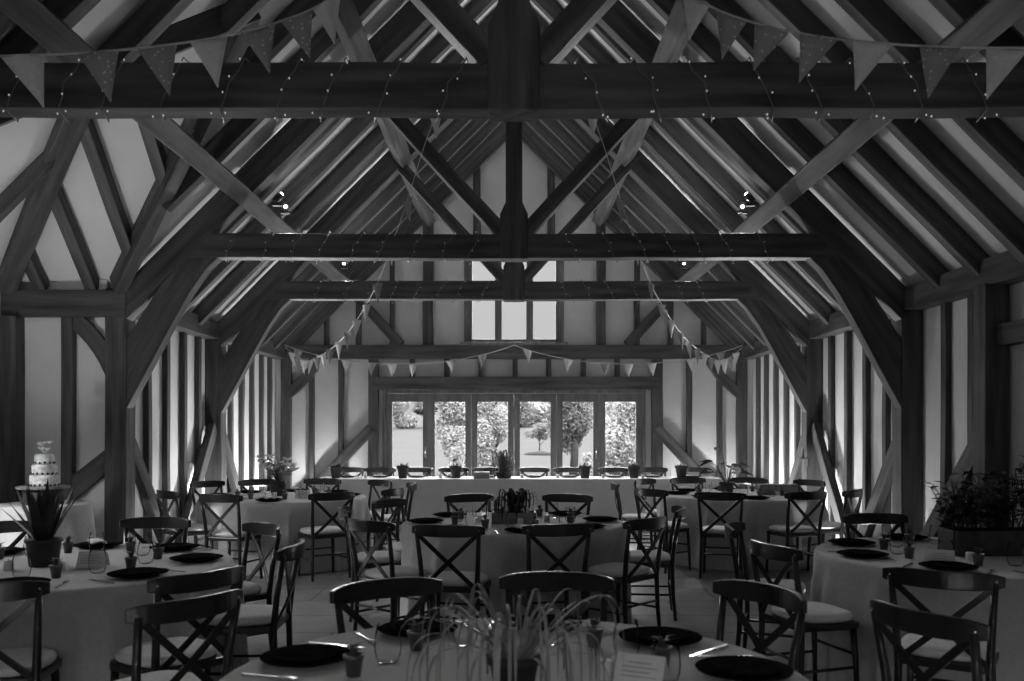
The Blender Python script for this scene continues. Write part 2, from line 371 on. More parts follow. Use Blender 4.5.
# ------------------------------------------------------------------ trusses
def truss(d, label):
    t = thing('roof_truss', (0, d+.1, 0), label, 'roof truss', 'oak roof trusses'); y = d+.085
    timber('tie_beam', (-3.3, y, E+1.835), (3.3, y, E+1.835), .17, .245, t)
    kp = MB(); w = .085
    kp.prism([(-.14, E+1.70), (.14, E+1.70), (.14, E+2.15), (w, E+2.27), (w, E+4.9), (-w, E+4.9), (-w, E+2.27), (-.14, E+2.15)], d-.02, d+.19)
    build(kp, 'king_post', OAK, t, .012, axis=(0, 0, 1))
    for s in (-1, 1):
        timber('principal_rafter', (s*4.0, y, E+1.18), (s*.06, y, E+5.12), .17, .26, t)
        timber('raking_strut', (s*.12, y, E+1.98), (s*1.66, y, E+3.66), .14, .18, t, up=(0, 1, 0))
        timber('post', (s*4.01, y+.03, 0), (s*4.01, y+.03, E+1.2), .22, .22, t, up=(0, 1, 0))
        sb = MB().prism([(s*x, E+z) for x, z in ((3.9, .2), (3.76, .46), (3.6, .76), (3.44, 1.06), (3.27, 1.36), (3.1, 1.6), (2.98, 1.715), (3.32, 1.715), (3.47, 1.58), (3.7, 1.22), (3.9, .9))], d+.01, d+.16)
        build(sb, 'sling_brace', OAK, t, .008, axis=(-s*.6, 0, 1))
    pg = MB()
    for x, z in ((-.06, 1.8), (.06, 1.88), (-3.1, 1.8), (3.1, 1.8), (-3.85, .5), (3.85, .5)): pg.tube([(x, d-.028, E+z), (x, d+.02, E+z)], .012, 8)
    return t
truss(T1, 'nearest oak roof truss with thick dark tie beam across the top')
truss(T2, 'middle oak roof truss with king post and curved sling braces')
truss(T3, 'farthest oak roof truss nearest the glazed gable')
# ------------------------------------------------------------------ side wall studs and braces
def studs(side, lst, lab):
    for k, y in enumerate(lst):
        tag(timber('stud', (side*4.10, y, 0), (side*4.10, y, E+1.2), .10, .085, up=(1, 0, 0)), f'{ORD[k]} oak stud {lab}', 'stud', f'studs of the {"right" if side > 0 else "left"} wall')
b2 = [T2+.22+.57*k for k in range(5)][1:5]; b2 = {1: [9.72, 10.27, 10.84, 11.4], -1: [9.36, 9.88, 10.41, 10.95, 11.46]}
b3 = [12.25, 12.77, 13.29, 13.81, 14.34, 14.82]
for side, sn in ((1, 'right'), (-1, 'left')):
    studs(side, b2[side], f'beyond the middle truss post on the {sn} wall'); studs(side, b3, f'beyond the farthest truss post on the {sn} wall')
    for (ya, za, yb, zb), lb in (((T2+.2, -.05, T2+1.35, -1.40), 'leaning down beyond the middle truss post'), ((T3-.02, .02, T3-1.2, -1.42), 'leaning towards the room from the farthest truss post'), ((T3+.22, .02, T3+1.4, -1.42), 'leaning down beyond the farthest truss post')):
        tag(timber('wall_brace', (side*4.0, ya, E+za), (side*4.0, yb, E+zb), .09, .17, up=(0, 1, 0)) if 0 else timber('wall_brace', (side*4.0, ya, E+za), (side*4.0, yb, E+zb), .09, .17), f'oak wall brace {lb} on the {sn} wall', 'brace')
studs(1, [8.38, 7.88], 'on the near side of the middle truss post, right wall')
tag(timber('wall_post', (4.0, 7.42, 0), (4.0, 7.42, E+1.2), .2, .2, up=(0, 1, 0)), 'oak wall post between the two right side foreground panels', 'post')
tag(timber('wall_brace', (3.98, 7.5, E-.1), (3.98, 8.85, E-1.44), .1, .2), 'broad oak brace catching light beside the right wall post', 'brace')
tag(timber('wall_rail', (4.06, 3.0, E+.77), (4.06, 7.32, E+.77), .12, .18), 'horizontal oak rail at the right edge above the dark plants', 'rail')
tag(timber('stud', (4.075, 6.1, 0), (4.075, 6.1, E+.68), .14, .11, up=(1, 0, 0)), 'oak stud below the rail at the right edge', 'stud')
# ------------------------------------------------------------------ far gable timbers
yg = 15.25
tag(timber('gable_tie', (-4.0, yg, E+1.31), (4.0, yg, E+1.31), .16, .24), 'long oak tie beam across the far gable wall', 'beam')
tag(timber('door_lintel', (-2.45, yg, E+.77), (2.5, yg, E+.77), .16, .22), 'oak lintel over the glazed folding doors', 'beam')
for x, w, lb in ((-3.92, .17, 'left corner'), (3.92, .17, 'right corner'), (-2.42, .17, 'left of the glazed doors'), (2.46, .19, 'right of the glazed doors')):
    tag(timber('gable_post', (x, yg, 0), (x, yg, E+1.19), .14, w, up=(1, 0, 0)), f'oak post in the far wall, {lb}', 'post')
k = 0
for x in (-3.49, -2.98, 3.02, 3.54):
    tag(timber('stud', (x, yg+.01, 0), (x, yg+.01, E+1.19), .1, .09, up=(1, 0, 0)), f'{["outer", "inner", "inner", "outer"][k]} oak stud in the far wall {"left" if x < 0 else "right"} of the doors', 'stud', 'studs beside the glazed doors'); k += 1
for k, x in enumerate((-1.75, -1.16, -.57, .02, .60, 1.19, 1.78)):
    tag(timber('stud', (x, yg+.01, E+.88), (x, yg+.01, E+1.19), .1, .09, up=(1, 0, 0)), f'{ORD[k]} short oak stud from left above the door lintel', 'stud', 'short studs above the doors')
for k, (x, w) in enumerate(((-3.23, .08), (-2.68, .09), (-2.1, .08), (-1.48, .18), (-.64, .13), (.64, .13), (1.5, .16), (2.12, .09), (2.7, .09), (3.27, .08))):
    tag(timber('stud', (x, yg+.01, E+1.43 if abs(x) > .7 else WT), (x, yg+.01, slopez(x)-.02), .1, w, up=(1, 0, 0)), f'{ORD[k]} oak stud from left in the upper far gable', 'stud', 'studs of the upper gable')
for s, sn in ((-1, 'left'), (1, 'right')):
    tag(timber('gable_strut', (s*1.95, yg-.02, E+1.43), (s*2.75, yg-.02, E+2.3), .12, .17), f'slanting oak strut on the {sn} of the upper gable', 'brace')
    tag(timber('principal_rafter', (s*3.95, yg-.02, E+1.3), (s*.06, yg-.02, E+5.18), .12, .22), f'oak gable rafter against the far wall, {sn} side', 'rafter')
    arc_brace('corner_brace', (s*3.92, yg-.02, E+.55), (s*3.35, yg-.02, E+1.22), (-s*.07, 0, .0), .16, .1, f'curved oak knee brace high in the far {sn} corner')
    tag(timber('gable_brace', (s*2.45, yg-.03, E+.0), (s*3.8, yg-.03, E-1.45), .1, .18), f'oak brace sloping from the door post towards far {sn} corner', 'brace')
# ------------------------------------------------------------------ doors and high window
df = MB(); yd = 15.33
df.box((-DX, yd-.07, 0), (-DX+.06, yd+.07, DT)); df.box((DX-.06, yd-.07, 0), (DX, yd+.07, DT)); df.box((-DX+.06, yd-.07, DT-.08), (DX-.06, yd+.07, DT))
struct(build(df, 'trim_1', OAKD, bevel=.008))
lw_ = (2*DX-.12)/6
for k in range(6):
    x0 = -DX+.06+k*lw_+.003; x1 = x0+lw_-.006; zt = DT-.085; fr = MB()
    fr.box((x0, yd-.035, .02), (x0+.1, yd+.035, zt)); fr.box((x1-.1, yd-.035, .02), (x1, yd+.035, zt)); fr.box((x0+.1, yd-.035, zt-.14), (x1-.1, yd+.035, zt)); fr.box((x0+.1, yd-.035, .02), (x1-.1, yd+.035, .24))
    dr = struct(build(fr, f'door_{k+1}', OAKD)); ROOT[dr.name] = dr.matrix_basis.copy()
    build(MB().box((x0+.1, yd-.008, .24), (x1-.1, yd+.008, zt-.14)), 'pane', PANE, dr)
    if k in (0, 4):
        hb = MB().box((x1-.065, yd-.045, 1.0), (x1-.035, yd-.034, 1.2)).tube([(x1-.05, yd-.035, 1.12), (x1-.05, yd-.075, 1.12), (x1-.05, yd-.08, 1.0)], .009, 8)
        build(hb, 'handle', STEEL, dr)
gw = MB(); gw.box((-WX, yd-.08, WB), (-WX+.14, yd+.05, WT)); gw.box((WX-.14, yd-.08, WB), (WX, yd+.05, WT)); gw.box((-WX+.08, yd-.08, WB), (WX-.08, yd+.05, WB+.06)); gw.box((-WX+.08, yd-.08, WT-.07), (WX-.08, yd+.05, WT))
for s in (-1, 1): gw.box((s*.27-.06, yd-.07, WB+.06), (s*.27+.06, yd+.04, WT-.07))
gwo = struct(build(gw, 'window_1', OAKD, bevel=.006)); ROOT[gwo.name] = gwo.matrix_basis.copy()
for x0, x1 in ((-.72, -.33), (-.21, .21), (.33, .72)): build(MB().box((x0, yd-.006, WB+.06), (x1, yd+.006, WT-.07)), 'pane', PANE, gwo)
build(MB().box((-WX-.06, yg-.1, WB-.05), (WX+.06, yd-.02, WB)), 'window_sill', OAKD, gwo, bevel=.006)

# ------------------------------------------------------------------ lamps of the place, and added fill uplighters
def spotlight(x, y, z, label, watts, aim, cone=2.6):
    t = thing('spotlight', (x, y, z), label, 'spotlight', 'spotlights on the purlins')
    build(MB().box((-.05, -.03, -.012), (.05, .03, .012)), 'mount', IRON, t, .004, local=True)
    a = Vector(aim).normalized(); p = Vector((0, 0, .07))
    build(MB().tube([(0, 0, .01), p], .008, 8), 'arm', IRON, t, local=True)
    q = Vector((0, 0, 1)).rotation_difference(a).to_matrix().to_4x4()
    mb = MB().lathe([(.012, -.05), (.03, -.045), (.036, .02), (.04, .05), (.034, .05), (.03, .02)], 16, cap1=True)
    mb.v = [tuple(p+q @ Vector(v)) for v in mb.v]; head = build(mb, 'head', IRON, t, local=True)
    if watts:
        lb = MB().lathe([(.010, .035), (.020, .05), (.024, .065), (.019, .08), (.004, .088)] if a.z > 0 else [(.018, .026), (.016, .030), (.003, .032)], 14); lb.v = [tuple(p+q @ Vector(v)) for v in lb.v]
        build(lb, 'lamp', LAMP, head, local=True)
        l = bpy.data.lights.new('lamp_light', 'SPOT'); l.energy = watts; l.shadow_soft_size = .02; l.spot_size = cone; l.spot_blend = .8
        o = bpy.data.objects.new('lamp_light', l); COL.objects.link(o); o.parent = t
        o.matrix_basis = Matrix.Translation(p+a*.135) @ Vector((0, 0, -1)).rotation_difference(a).to_matrix().to_4x4()
    return t
def uplighter(x, y, label, watts, aim, cone=2.3):
    u = thing('uplighter', (x, y, 0), label, 'uplighter', 'floor uplighters')
    build(MB().lathe([(.09, 0), (.1, .01), (.1, .05), (.085, .06), (.07, .06), (.068, .05)], 20), 'housing', IRON, u, local=True)
    build(MB().lathe([(.066, .05), (.06, .056), (.002, .058)], 20), 'lamp', LAMP, u, local=True)
    l = bpy.data.lights.new('lamp_light', 'SPOT'); l.energy = watts; l.shadow_soft_size = .05; l.spot_size = cone; l.spot_blend = .9
    o = bpy.data.objects.new('lamp_light', l); COL.objects.link(o); o.parent = u
    o.matrix_basis = Matrix.Translation((0, 0, .08)) @ Vector((0, 0, -1)).rotation_difference(Vector(aim).normalized()).to_matrix().to_4x4()
for s, sn in ((-1, 'left'), (1, 'right')):
    px_, pz_ = s*2.44, E+2.30
    spotlight(px_, 9.13, pz_, f'lit spotlight on the {sn} lower purlin just beyond the middle truss', 6, (-s*.45, .55, .75))
    spotlight(px_, 9.45, pz_, f'second black spotlight on the {sn} lower purlin beyond the middle truss', 60 if s < 0 else 36, (-s*.30, -1, -.50), 1.5)
    spotlight(px_, 12.05, pz_, f'spotlight on the {sn} lower purlin just beyond the farthest truss', 6, (-s*.45, .5, .75))
    spotlight(px_, 12.7, pz_, f'second spotlight on the {sn} purlin beyond the farthest truss', 60, (-s*.2, -1, -.75), 1.5)
    for yy_, xx_, lb, wt in ((14.4, 3.7, 'behind the top table end', 330), (12.4, 3.5, 'past the rear round table', 310), (8.7, 3.55, 'at the foot of the middle truss', 35)):  # added lamps, put in to wash the roof slopes with light
        uplighter(s*xx_, yy_, f'added angled fill uplighter {lb} by the {sn} wall', wt, (-s*.75, -.55 if yy_ > 14 else -.8, 1), 1.45)
    uplighter(s*3.27, 14.9, f'floor uplighter washing the far wall near the {sn} corner', 42, (0, .30, 1))
    for yy_, xx_, lb, wt in ((9.05, 3.3, 'beside the middle truss post', 16), (11.55, 3.35, 'before the farthest truss post', 72), (12.75, 3.35, 'beyond the farthest truss post', 72), (13.85, 3.5, 'by the end of the top table', 70)):  # added lamps that brighten the side wall panels
        uplighter(s*xx_, yy_, f'added fill uplighter facing the {sn} wall {lb}', wt, (s*.55, .25 if yy_ < 10 else -.35, 1))
uplighter(-4.75, 6.3, 'added fill uplighter inside the porch below its hipped roof', 72, (.05, .35, 1), 1.6)  # added lamp to lighten the porch roof
# ================================================================== TABLES
TB = {'NT': (0., 2.70), 'LT': (-2.55, 5.0), 'CT': (0., 7.25), 'RT': (2.8, 5.4), 'LM': (-2.6, 10.0), 'RM': (2.62, 10.3)}
TN = {'NT': 'foreground table', 'LT': 'left foreground table', 'CT': 'central table', 'RT': 'right foreground table',
      'LM': 'left rear table', 'RM': 'right rear table'}
TZ = .755
CL = {
 'NT': [(-.55, 3.74), (.19, 3.93), (1.03, 3.62)],
 'LT': [(-1.22, 3.38), (-2.22, 3.68), (-1.39, 3.98), (-1.66, 5.95), (-1.22, 4.97), (-2.56, 6.36), (-3.55, 6.05)],
 'CT': [(-.45, 5.88), (.31, 5.93), (.98, 6.35), (1.36, 7.2), (.53, 8.62), (-.45, 8.62), (-1.38, 7.15), (-1.04, 6.2), (-1.16, 7.98)],
 'LM': [(-2.88, 8.6), (-1.8, 8.85), (-3.6, 9.1), (-3.75, 10.75), (-3.22, 11.1), (-2.43, 11.3), (-1.62, 10.95), (-1.26, 9.5), (-1.18, 10.38)],
 'RM': [(2.06, 8.85), (2.98, 8.95), (1.42, 9.4), (1.62, 11.2), (1.18, 10.45), (2.24, 11.5), (3.05, 11.5), (3.70, 11.0), (3.6, 9.3)],
 'RT': [(2.70, 6.66), (1.93, 4.0), (1.43, 3.15), (1.46, 5.95), (1.42, 4.95)]}
JIT = {('LT', 0): .25, ('NT', 2): -.2, ('RT', 2): -.6, ('NT', 0): .06, ('CT', 0): .12, ('CT', 1): .02, ('LM', 0): -.12, ('RM', 0): .08, ('CT', 6): .1, ('LT', 2): .1}
def round_cloth(key, r0=.915):
    x, y = TB[key]; n = 288; mb = MB(); rr = random.Random(sum(map(ord, key)))
    pushed = []
    for cx_, cy_ in CL[key]:
        d_r = max(1.16, math.hypot(cx_-x, cy_-y)); pushed.append((math.atan2(cy_-y, cx_-x), d_r-.51))
    def limit(th):
        m_ = 9.
        for ph_, fr_ in pushed:
            da = abs((th-ph_+PI) % (2*PI)-PI); lat = .95*math.sin(da) if da < 1.4 else 9
            m_ = min(m_, fr_/max(.3, math.cos(min(da, 1.2)))+max(0, lat-.26)*2.5 if lat < 2 else 9.)
        return m_
    ph = [rr.uniform(0, 6.28) for _ in range(5)]; fr = [rr.choice((7, 8, 9)), rr.choice((11, 13)), rr.choice((17, 19)), rr.choice((4, 5))]
    prof = [(0., 0), (.3, 0), (.6, 0), (.85, 0), (.96, 0), (.985, -.002), (1., -.012)]
    ridges = [(2*PI*(q_+rr.uniform(-.25, .25))/15, rr.uniform(.05, .10), rr.uniform(.04, .11), rr.uniform(-.1, .1)) for q_ in range(15)]
    rows = []
    for f, dz in prof: rows.append([(r0*f*math.cos(2*PI*j/n), r0*f*math.sin(2*PI*j/n), TZ+dz) for j in range(n)])
    for i in range(1, 21):
        t = i/20; row = []
        for j in range(n):
            th = 2*PI*j/n
            w = 0.
            for c_f, s_f, a_f, l_f in ridges:
                da = abs((th+l_f*t-c_f+PI) % (2*PI)-PI)
                if da < .7: w += a_f*math.exp(-(da/(s_f*(.7+.5*t)))**2)
            r = r0+.006+.02*t+w*min(1, t*4)*(.55+.45*t)
            zf_ = TZ-.012-t*(TZ-.02); k_b = max(0, min(1, (.68-zf_)/.14)); lm = limit(th)
            if lm < r: r = r+(max(.55, lm)-r)*k_b*k_b*(3-2*k_b)
            row.append((r*math.cos(th), r*math.sin(th), TZ-.012-t*(TZ-.02)))
        rows.append(row)
    vs = [v for row in rows for v in row]
    fs = [(i*n+j, i*n+(j+1) % n, (i+1)*n+(j+1) % n, (i+1)*n+j) for i in range(1, len(rows)-1) for j in range(n)]
    vs.append((0, 0, TZ)); fs += [(len(vs)-1, n+j, n+(j+1) % n) for j in range(n)]
    mb.add(vs, fs, True)
    me = mb.mesh('tablecloth', CLOTH); o = link('tablecloth', me, None, Matrix.Translation((x, y, 0)))
    tag(o, f'floor-length round pale cloth over the {TN[key]}', 'tablecloth', 'round table cloths')
for k_ in TB: round_cloth(k_)
# long top table
tx0, tx1, ty0, ty1 = -2.98, 3.16, 13.32, 14.05
mb = MB(); n = 120
loop = []
per = [((tx0, ty0), (tx1, ty0)), ((tx1, ty0), (tx1, ty1)), ((tx1, ty1), (tx0, ty1)), ((tx0, ty1), (tx0, ty0))]
for (p, q) in per:
    L = math.dist(p, q); m_ = int(L/.06)
    for i in range(m_): loop.append((p[0]+(q[0]-p[0])*i/m_, p[1]+(q[1]-p[1])*i/m_, (q[1]-p[1])/L, -(q[0]-p[0])/L))
rows = [[(x, y, TZ) for x, y, _, _ in loop]]
for i in range(1, 9):
    t = i/8; rows.append([(x+nx*(.004+.012*t*math.sin(j*.55)+.01*t*math.sin(j*.21+1)+.012*t), y+ny*(.004+.012*t*math.sin(j*.55)+.01*t*math.sin(j*.21+1)+.012*t), TZ-.008-t*(TZ-.016)) for j, (x, y, nx, ny) in enumerate(loop)])
n = len(loop); mb.add([v for r_ in rows for v in r_], [(i*n+j, i*n+(j+1) % n, (i+1)*n+(j+1) % n, (i+1)*n+j) for i in range(len(rows)-1) for j in range(n)]+[tuple(range(n))])
tag(build(mb, 'tablecloth', CLOTHW), 'long white cloth over the top table before the glazed doors', 'tablecloth')

# ================================================================== CHAIRS
def make_chair():
    t = thing('dining_chair', (0, 0, 0), '', 'chair', 'cross-back dining chairs')
    for s in (-1, 1):
        build(MB().tube([(s*.20, -.21, 0), (s*.195, -.19, .22), (s*.19, -.185, .44), (s*.2, -.205, .62), (s*.215, -.245, .835)], [.014, .017, .019, .017, .015], 10), 'back_post', WOOD, t, local=True)
    pts = []; hs = []
    for i in range(17):
        u = i/16*2-1; pts.append((u*.25, -.297+.082*u*u, .842)); hs.append(.084*(1-.42*abs(u)**5))
    rail = build(MB().sweep(pts, .024, hs), 'back_rail', WOOD, t, .006, local=True)
    for s in (-1, 1):
        bl = [(s*(.20-.37*i/8), -.252-.012*math.sin(PI*i/8)+.056*i/8-.004*s*math.sin(PI*i/8)*2, .81-.35*i/8) for i in range(9)]
        build(MB().sweep(bl, .012, .03, (0, 1, 0)) if 0 else MB().sweep(bl, .030, .011, (0, 1, .15)), 'cross_slat', WOOD, t, .002, local=True)
    fr = MB(); ring = [(-.195, -.19), (-.215, .14), (-.18, .195), (.18, .195), (.215, .14), (.195, -.19)]
    fr.add([(x, y, .415) for x, y in ring]+[(x, y, .452) for x, y in ring], [tuple(reversed(range(6))), tuple(range(6, 12))]+[(i, (i+1) % 6, (i+1) % 6+6, i+6) for i in range(6)])
    build(fr, 'seat_frame', WOOD, t, .008, local=True)
    cu = MB(); rows = []
    for sc, z in ((.90, .453), (1.0, .462), (1.02, .478), (.98, .494), (.85, .503), (.5, .507)):
        row = []
        for j in range(28):
            th = 2*PI*j/28; c_, s_ = math.cos(th), math.sin(th)
            row.append((sc*.2*math.copysign(abs(c_)**.6, c_)*(1.02-.06*(s_ < 0)), .01+sc*.19*math.copysign(abs(s_)**.6, s_), z))
        rows.append(row)
    cu.add([v for r_ in rows for v in r_], [(i*28+j, i*28+(j+1) % 28, (i+1)*28+(j+1) % 28, (i+1)*28+j) for i in range(5) for j in range(28)]+[tuple(reversed(range(28))), tuple(range(140, 168))], True)
    build(cu, 'seat_cushion', CUSH, t, local=True)
    for s in (-1, 1): build(MB().tube([(s*.19, .175, 0), (s*.185, .168, .22), (s*.178, .155, .42)], [.013, .016, .019], 10), 'front_leg', WOOD, t, local=True)
    for s in (-1, 1): build(MB().tube([(s*.193, -.19, .2), (s*.186, .168, .2)], .009, 8), 'stretcher', WOOD, t, local=True)
    build(MB().tube([(-.186, .168, .27), (.186, .168, .27)], .009, 8), 'stretcher', WOOD, t, local=True)
    build(MB().tube([(-.193, -.19, .25), (.193, -.19, .25)], .009, 8), 'stretcher', WOOD, t, local=True)
    for s in (-1, 1): build(MB().tube([(s*.218, -.235, .842), (s*.218, -.249, .842)], [.008, .006], 8), 'bolt', STEEL, rail, local=True)
    return t
CH = make_chair(); first = [True]
def put_chair(x, y, rz, label, group):
    c = Vector((0, -.27, 0)); c.rotate(Matrix.Rotation(rz, 3, 'Z'))
    loc = (x-c.x, y-c.y, 0)
    if first[0]:
        first[0] = False; M = Matrix.Translation(loc) @ Matrix.Rotation(rz, 4, 'Z'); CH.matrix_basis = M; CH['label'] = label; CH['group'] = group; return CH
    return clone(CH, loc, rz, label, group)
SECT = ['right', 'far right', 'far', 'far left', 'left', 'near left', 'near', 'near right']
def sect(dx, dy): return int(round(math.atan2(dy, dx)/(PI/4))) % 8
for key, lst in CL.items():
    tx, ty = TB[key]; recs = []
    for i, (x, y) in enumerate(lst):
        dx, dy = x-tx, y-ty; r = math.hypot(dx, dy)
        if r < 1.16: x, y = tx+dx/r*1.16, ty+dy/r*1.16; dx, dy = x-tx, y-ty
        recs.append([i, x, y, sect(dx, dy)])
    for i, x, y, s_ in recs:
        same = sorted([q for q in recs if q[3] == s_], key=lambda q: q[2]); rk = ''
        if len(same) == 2: rk = ', nearer one' if same[0][0] == i else ', farther one'
        if len(same) > 2: rk = ', ' + ['nearest', 'middle', 'farthest'][[q[0] for q in same].index(i)] + ' one'
        rz = math.atan2(ty-y, tx-x)-PI/2+JIT.get((key, i), R.uniform(-.08, .08))
        put_chair(x, y, rz, f'dark cross-back chair on {SECT[s_]} side of the {TN[key]}{rk}', f'chairs at the {TN[key]}')
TOPX = [350, 381, 418, 454, 488, 534, 569, 613, 652, 691]
for k, p in enumerate(TOPX):
    put_chair((p-514)/61.3, 14.46, PI, f'{ORD[k]} dark cross-back chair from the left behind the top table', 'chairs behind the top table')

# ================================================================== TABLEWARE
def proto(fn): return {'root': fn(), 'used': False}
def place(p, loc, rz, label, group):
    r = p['root']
    if not p['used']:
        p['used'] = True; M = Matrix.Translation(Vector(loc)) @ Matrix.Rotation(rz, 4, 'Z'); r.matrix_basis = M; r['label'] = label; r['group'] = group; return r
    return clone(r, loc, rz, label, group)
def single(name, cat, mb, m, bevel=0.):
    o = build(mb, name, m, None, bevel, org=(0, 0, 0)); return tag(o, '', cat)
plate = proto(lambda: single('dinner_plate', 'plate', MB().lathe([(.085, 0), (.1, .004), (.148, .018), (.15, .021), (.147, .022), (.1, .011), (.08, .008), (.002, .008)], 40), PLATE))
def mk_side():
    return single('side_plate', 'plate', MB().lathe([(.06, 0), (.075, .003), (.108, .016), (.11, .019), (.107, .019), (.075, .008), (.002, .007)], 36), PLATE)
side_plate = proto(mk_side)
def mk_glass():
    prof = [(.022, 0), (.034, .005), (.042, .028), (.045, .055), (.042, .092), (.036, .125), (.0345, .125), (.0405, .092), (.0435, .055), (.0405, .028), (.031, .010), (.002, .008)]
    return single('tumbler', 'glass', MB().lathe(prof, 28), GLASS)
tumbler = proto(mk_glass)
def mk_knife():
    mb = MB().sweep([(0, -.11, .003), (0, -.02, .004), (0, 0, .004)], [.012, .010, .008], [.006, .006, .004]).sweep([(0, 0, .004), (.002, .05, .003), (.001, .1, .003), (-.004, .115, .003)], [.012, .017, .014, .004], [.003, .002, .002, .001])
    return single('table_knife', 'knife', mb, STEEL)
knife = proto(mk_knife)
def mk_fork():
    mb = MB().sweep([(0, -.1, .003), (0, -.02, .003), (0, .03, .003), (0, .045, .005)], [.012, .006, .006, .02], [.004]*4)
    for x in (-.009, -.003, .003, .009): mb.sweep([(x, .045, .005), (x, .075, .007), (x, .095, .005)], [.004, .0035, .002], [.003]*3)
    return single('table_fork', 'fork', mb, STEEL)
fork = proto(mk_fork)
def mk_napkin():
    mb = MB(); rows = []
    for i in range(7):
        for j in range(5):
            u, v = i/6-.5, j/4-.5
            mb.v.append((u*.19, v*.09, .012+.018*(1-4*v*v)*(1-.5*abs(u))+.004*math.sin(u*20+v*9)))
    mb.f = [(i*5+j, i*5+j+1, i*5+j+6, i*5+j+5) for i in range(6) for j in range(4)]; mb.sm = [True]*len(mb.f)
    o = single('napkin', 'napkin', mb, CLOTHW); sm = o.modifiers.new('t', 'SOLIDIFY'); sm.thickness = .008; sm.offset = -1; return o
napkin = proto(mk_napkin)
def mk_favour():
    t = thing('favour_pot', (0, 0, 0), '', 'plant pot')
    build(MB().lathe([(.022, 0), (.03, .055), (.033, .056), (.034, .066), (.03, .067), (.029, .058), (.002, .056)], 20), 'pot', TIN, t, local=True)
    mb = MB(); rr = random.Random(3)
    for k in range(14):
        a = rr.uniform(0, 6.28); l = rr.uniform(.02, .05); d = Vector((math.cos(a), math.sin(a), 0)); p0 = Vector((0, 0, .056))
        mb.leaf([p0, p0+d*l*.4+Vector((0, 0, l*.9)), p0+d*l+Vector((0, 0, l))], [.006, .014, .001], (-d.y, d.x, 0))
    build(mb, 'sprig', LEAFM, t, local=True); return t
favour = proto(mk_favour)
def mk_candle():
    t = thing('candle', (0, 0, 0), '', 'candle')
    build(MB().lathe([(.024, 0), (.025, .002), (.025, .052), (.021, .056), (.002, .053)], 20), 'wax', WAX, t, local=True)
    build(MB().tube([(0, 0, .05), (.001, 0, .064)], .0015, 6), 'wick', IRON, t, local=True); return t
candle = proto(mk_candle)
def mk_card():
    t = thing('menu_card', (0, 0, 0), '', 'card')
    h, w, d = .085, .15, .05
    th = math.atan2(h, d)
    for s in (-1, 1):
        M = Matrix.Translation((0, s*d, 0)) @ Matrix.Rotation(s*(PI/2-th)+0*th, 4, 'X')
        build(MB().box((-w/2, -.0008, 0), (w/2, .0008, math.hypot(h, d)), M), 'card_face', PAPER, t, local=True)
        pr = MB()
        for i in range(4): pr.box((-.055+.012*(i == 3), s*.0009 if s > 0 else -.0013, .028+i*.014), (.055-.02*(i % 2), s*.0013 if s > 0 else -.0009, .032+i*.014), M)
        build(pr, 'printed_lines', INK, t, local=True)
    return t
card = proto(mk_card)
def on(key, ang, r):
    x, y = TB[key]; return (x+r*math.cos(ang), y+r*math.sin(ang))
NOTE = {'NT': 'foreground table', 'LT': 'left foreground table', 'CT': 'central table', 'RT': 'right foreground table', 'LM': 'left rear table', 'RM': 'right rear table'}
def settings(key, angs, cut=True, nap=()):
    for i, deg in enumerate(angs):
        a = math.radians(deg); s_ = SECT[int(round(a/(PI/4))) % 8]; d = f'on {NOTE[key]}, {s_} place'; g = f'place settings on the {NOTE[key]}'
        x, y = on(key, a, .72); place(plate, (x, y, TZ+.001), a, f'dark round dinner plate {d}', g)
        place(side_plate, (x, y, TZ+.0125), a, f'smaller dark plate stacked on the dinner plate {d}', g)
        if i in nap: place(napkin, (x, y, TZ+.026), a+.4, f'folded white napkin on the plates {d}', g)
        x, y = on(key, a+.22, .50); place(favour, (x, y, TZ+.001), a, f'little metal pot with green sprig {d}', g)
        x, y = on(key, a-.14, .46); place(tumbler, (x, y, TZ+.001), a, f'stemless drinking glass {d}', g)
        if cut:
            x, y = on(key, a-.275, .755); place(knife, (x, y, TZ+.001), a+PI/2, f'steel table knife {d}', g)
            x, y = on(key, a+.275, .755); place(fork, (x, y, TZ+.001), a+PI/2, f'steel table fork {d}', g)
K8 = [0, 45, 90, 135, 180, 225, 270, 315]
settings('NT', [5, 43, 81, 120, 162]); settings('LT', [a_-34 for a_ in K8], nap=(3, 5)); settings('CT', [a_+6 for a_ in K8], nap=(6,)); settings('RT', [a_+8 for a_ in K8])
settings('LM', [a_+3 for a_ in K8], False, (2, 6)); settings('RM', K8, False, (3,))
for key, pts in {'NT': [(.28, .02, 'right of the spider plant'), (.33, .06, 'behind the first one, right of the spider plant')], 'LT': [(-.18, -.22, 'left of the agave pot'), (.12, -.26, 'right of the agave pot'), (-.30, -.15, 'farthest left of the agave pot')],
                 'RT': [(-.18, -.32, 'before the planter'), (.22, -.34, 'right of the planter front')], 'LM': [(-.05, -.2, 'before the bouquet')], 'CT': [(.05, -.26, 'before the fern crate'), (.27, .02, 'right of the fern crate'), (-.28, .0, 'left of the fern crate')]}.items():
    for dx, dy, lb in pts: place(candle, (TB[key][0]+dx, TB[key][1]+dy, TZ+.001), 0, f'short white candle on {NOTE[key]}, {lb}', 'white candles on the tables')
for key, dx, dy, rz, lb in (('NT', .385, -.03, -.45, 'white printed card on foreground table, right of the spider plant'), ('LT', .22, -.10, .12, 'folded printed card on left foreground table beside the agave pot'),
                            ('RT', -.41, -.43, -.5, 'tilted white card on right foreground table before the planter'), ('LM', .27, -.25, .1, 'folded card on left rear table right of the bouquet'), ('RM', .45, -.1, .1, 'folded card on right rear table beside the broad-leaved plant')):
    place(card, (TB[key][0]+dx, TB[key][1]+dy, TZ+.002), rz, lb, 'printed cards on the round tables')

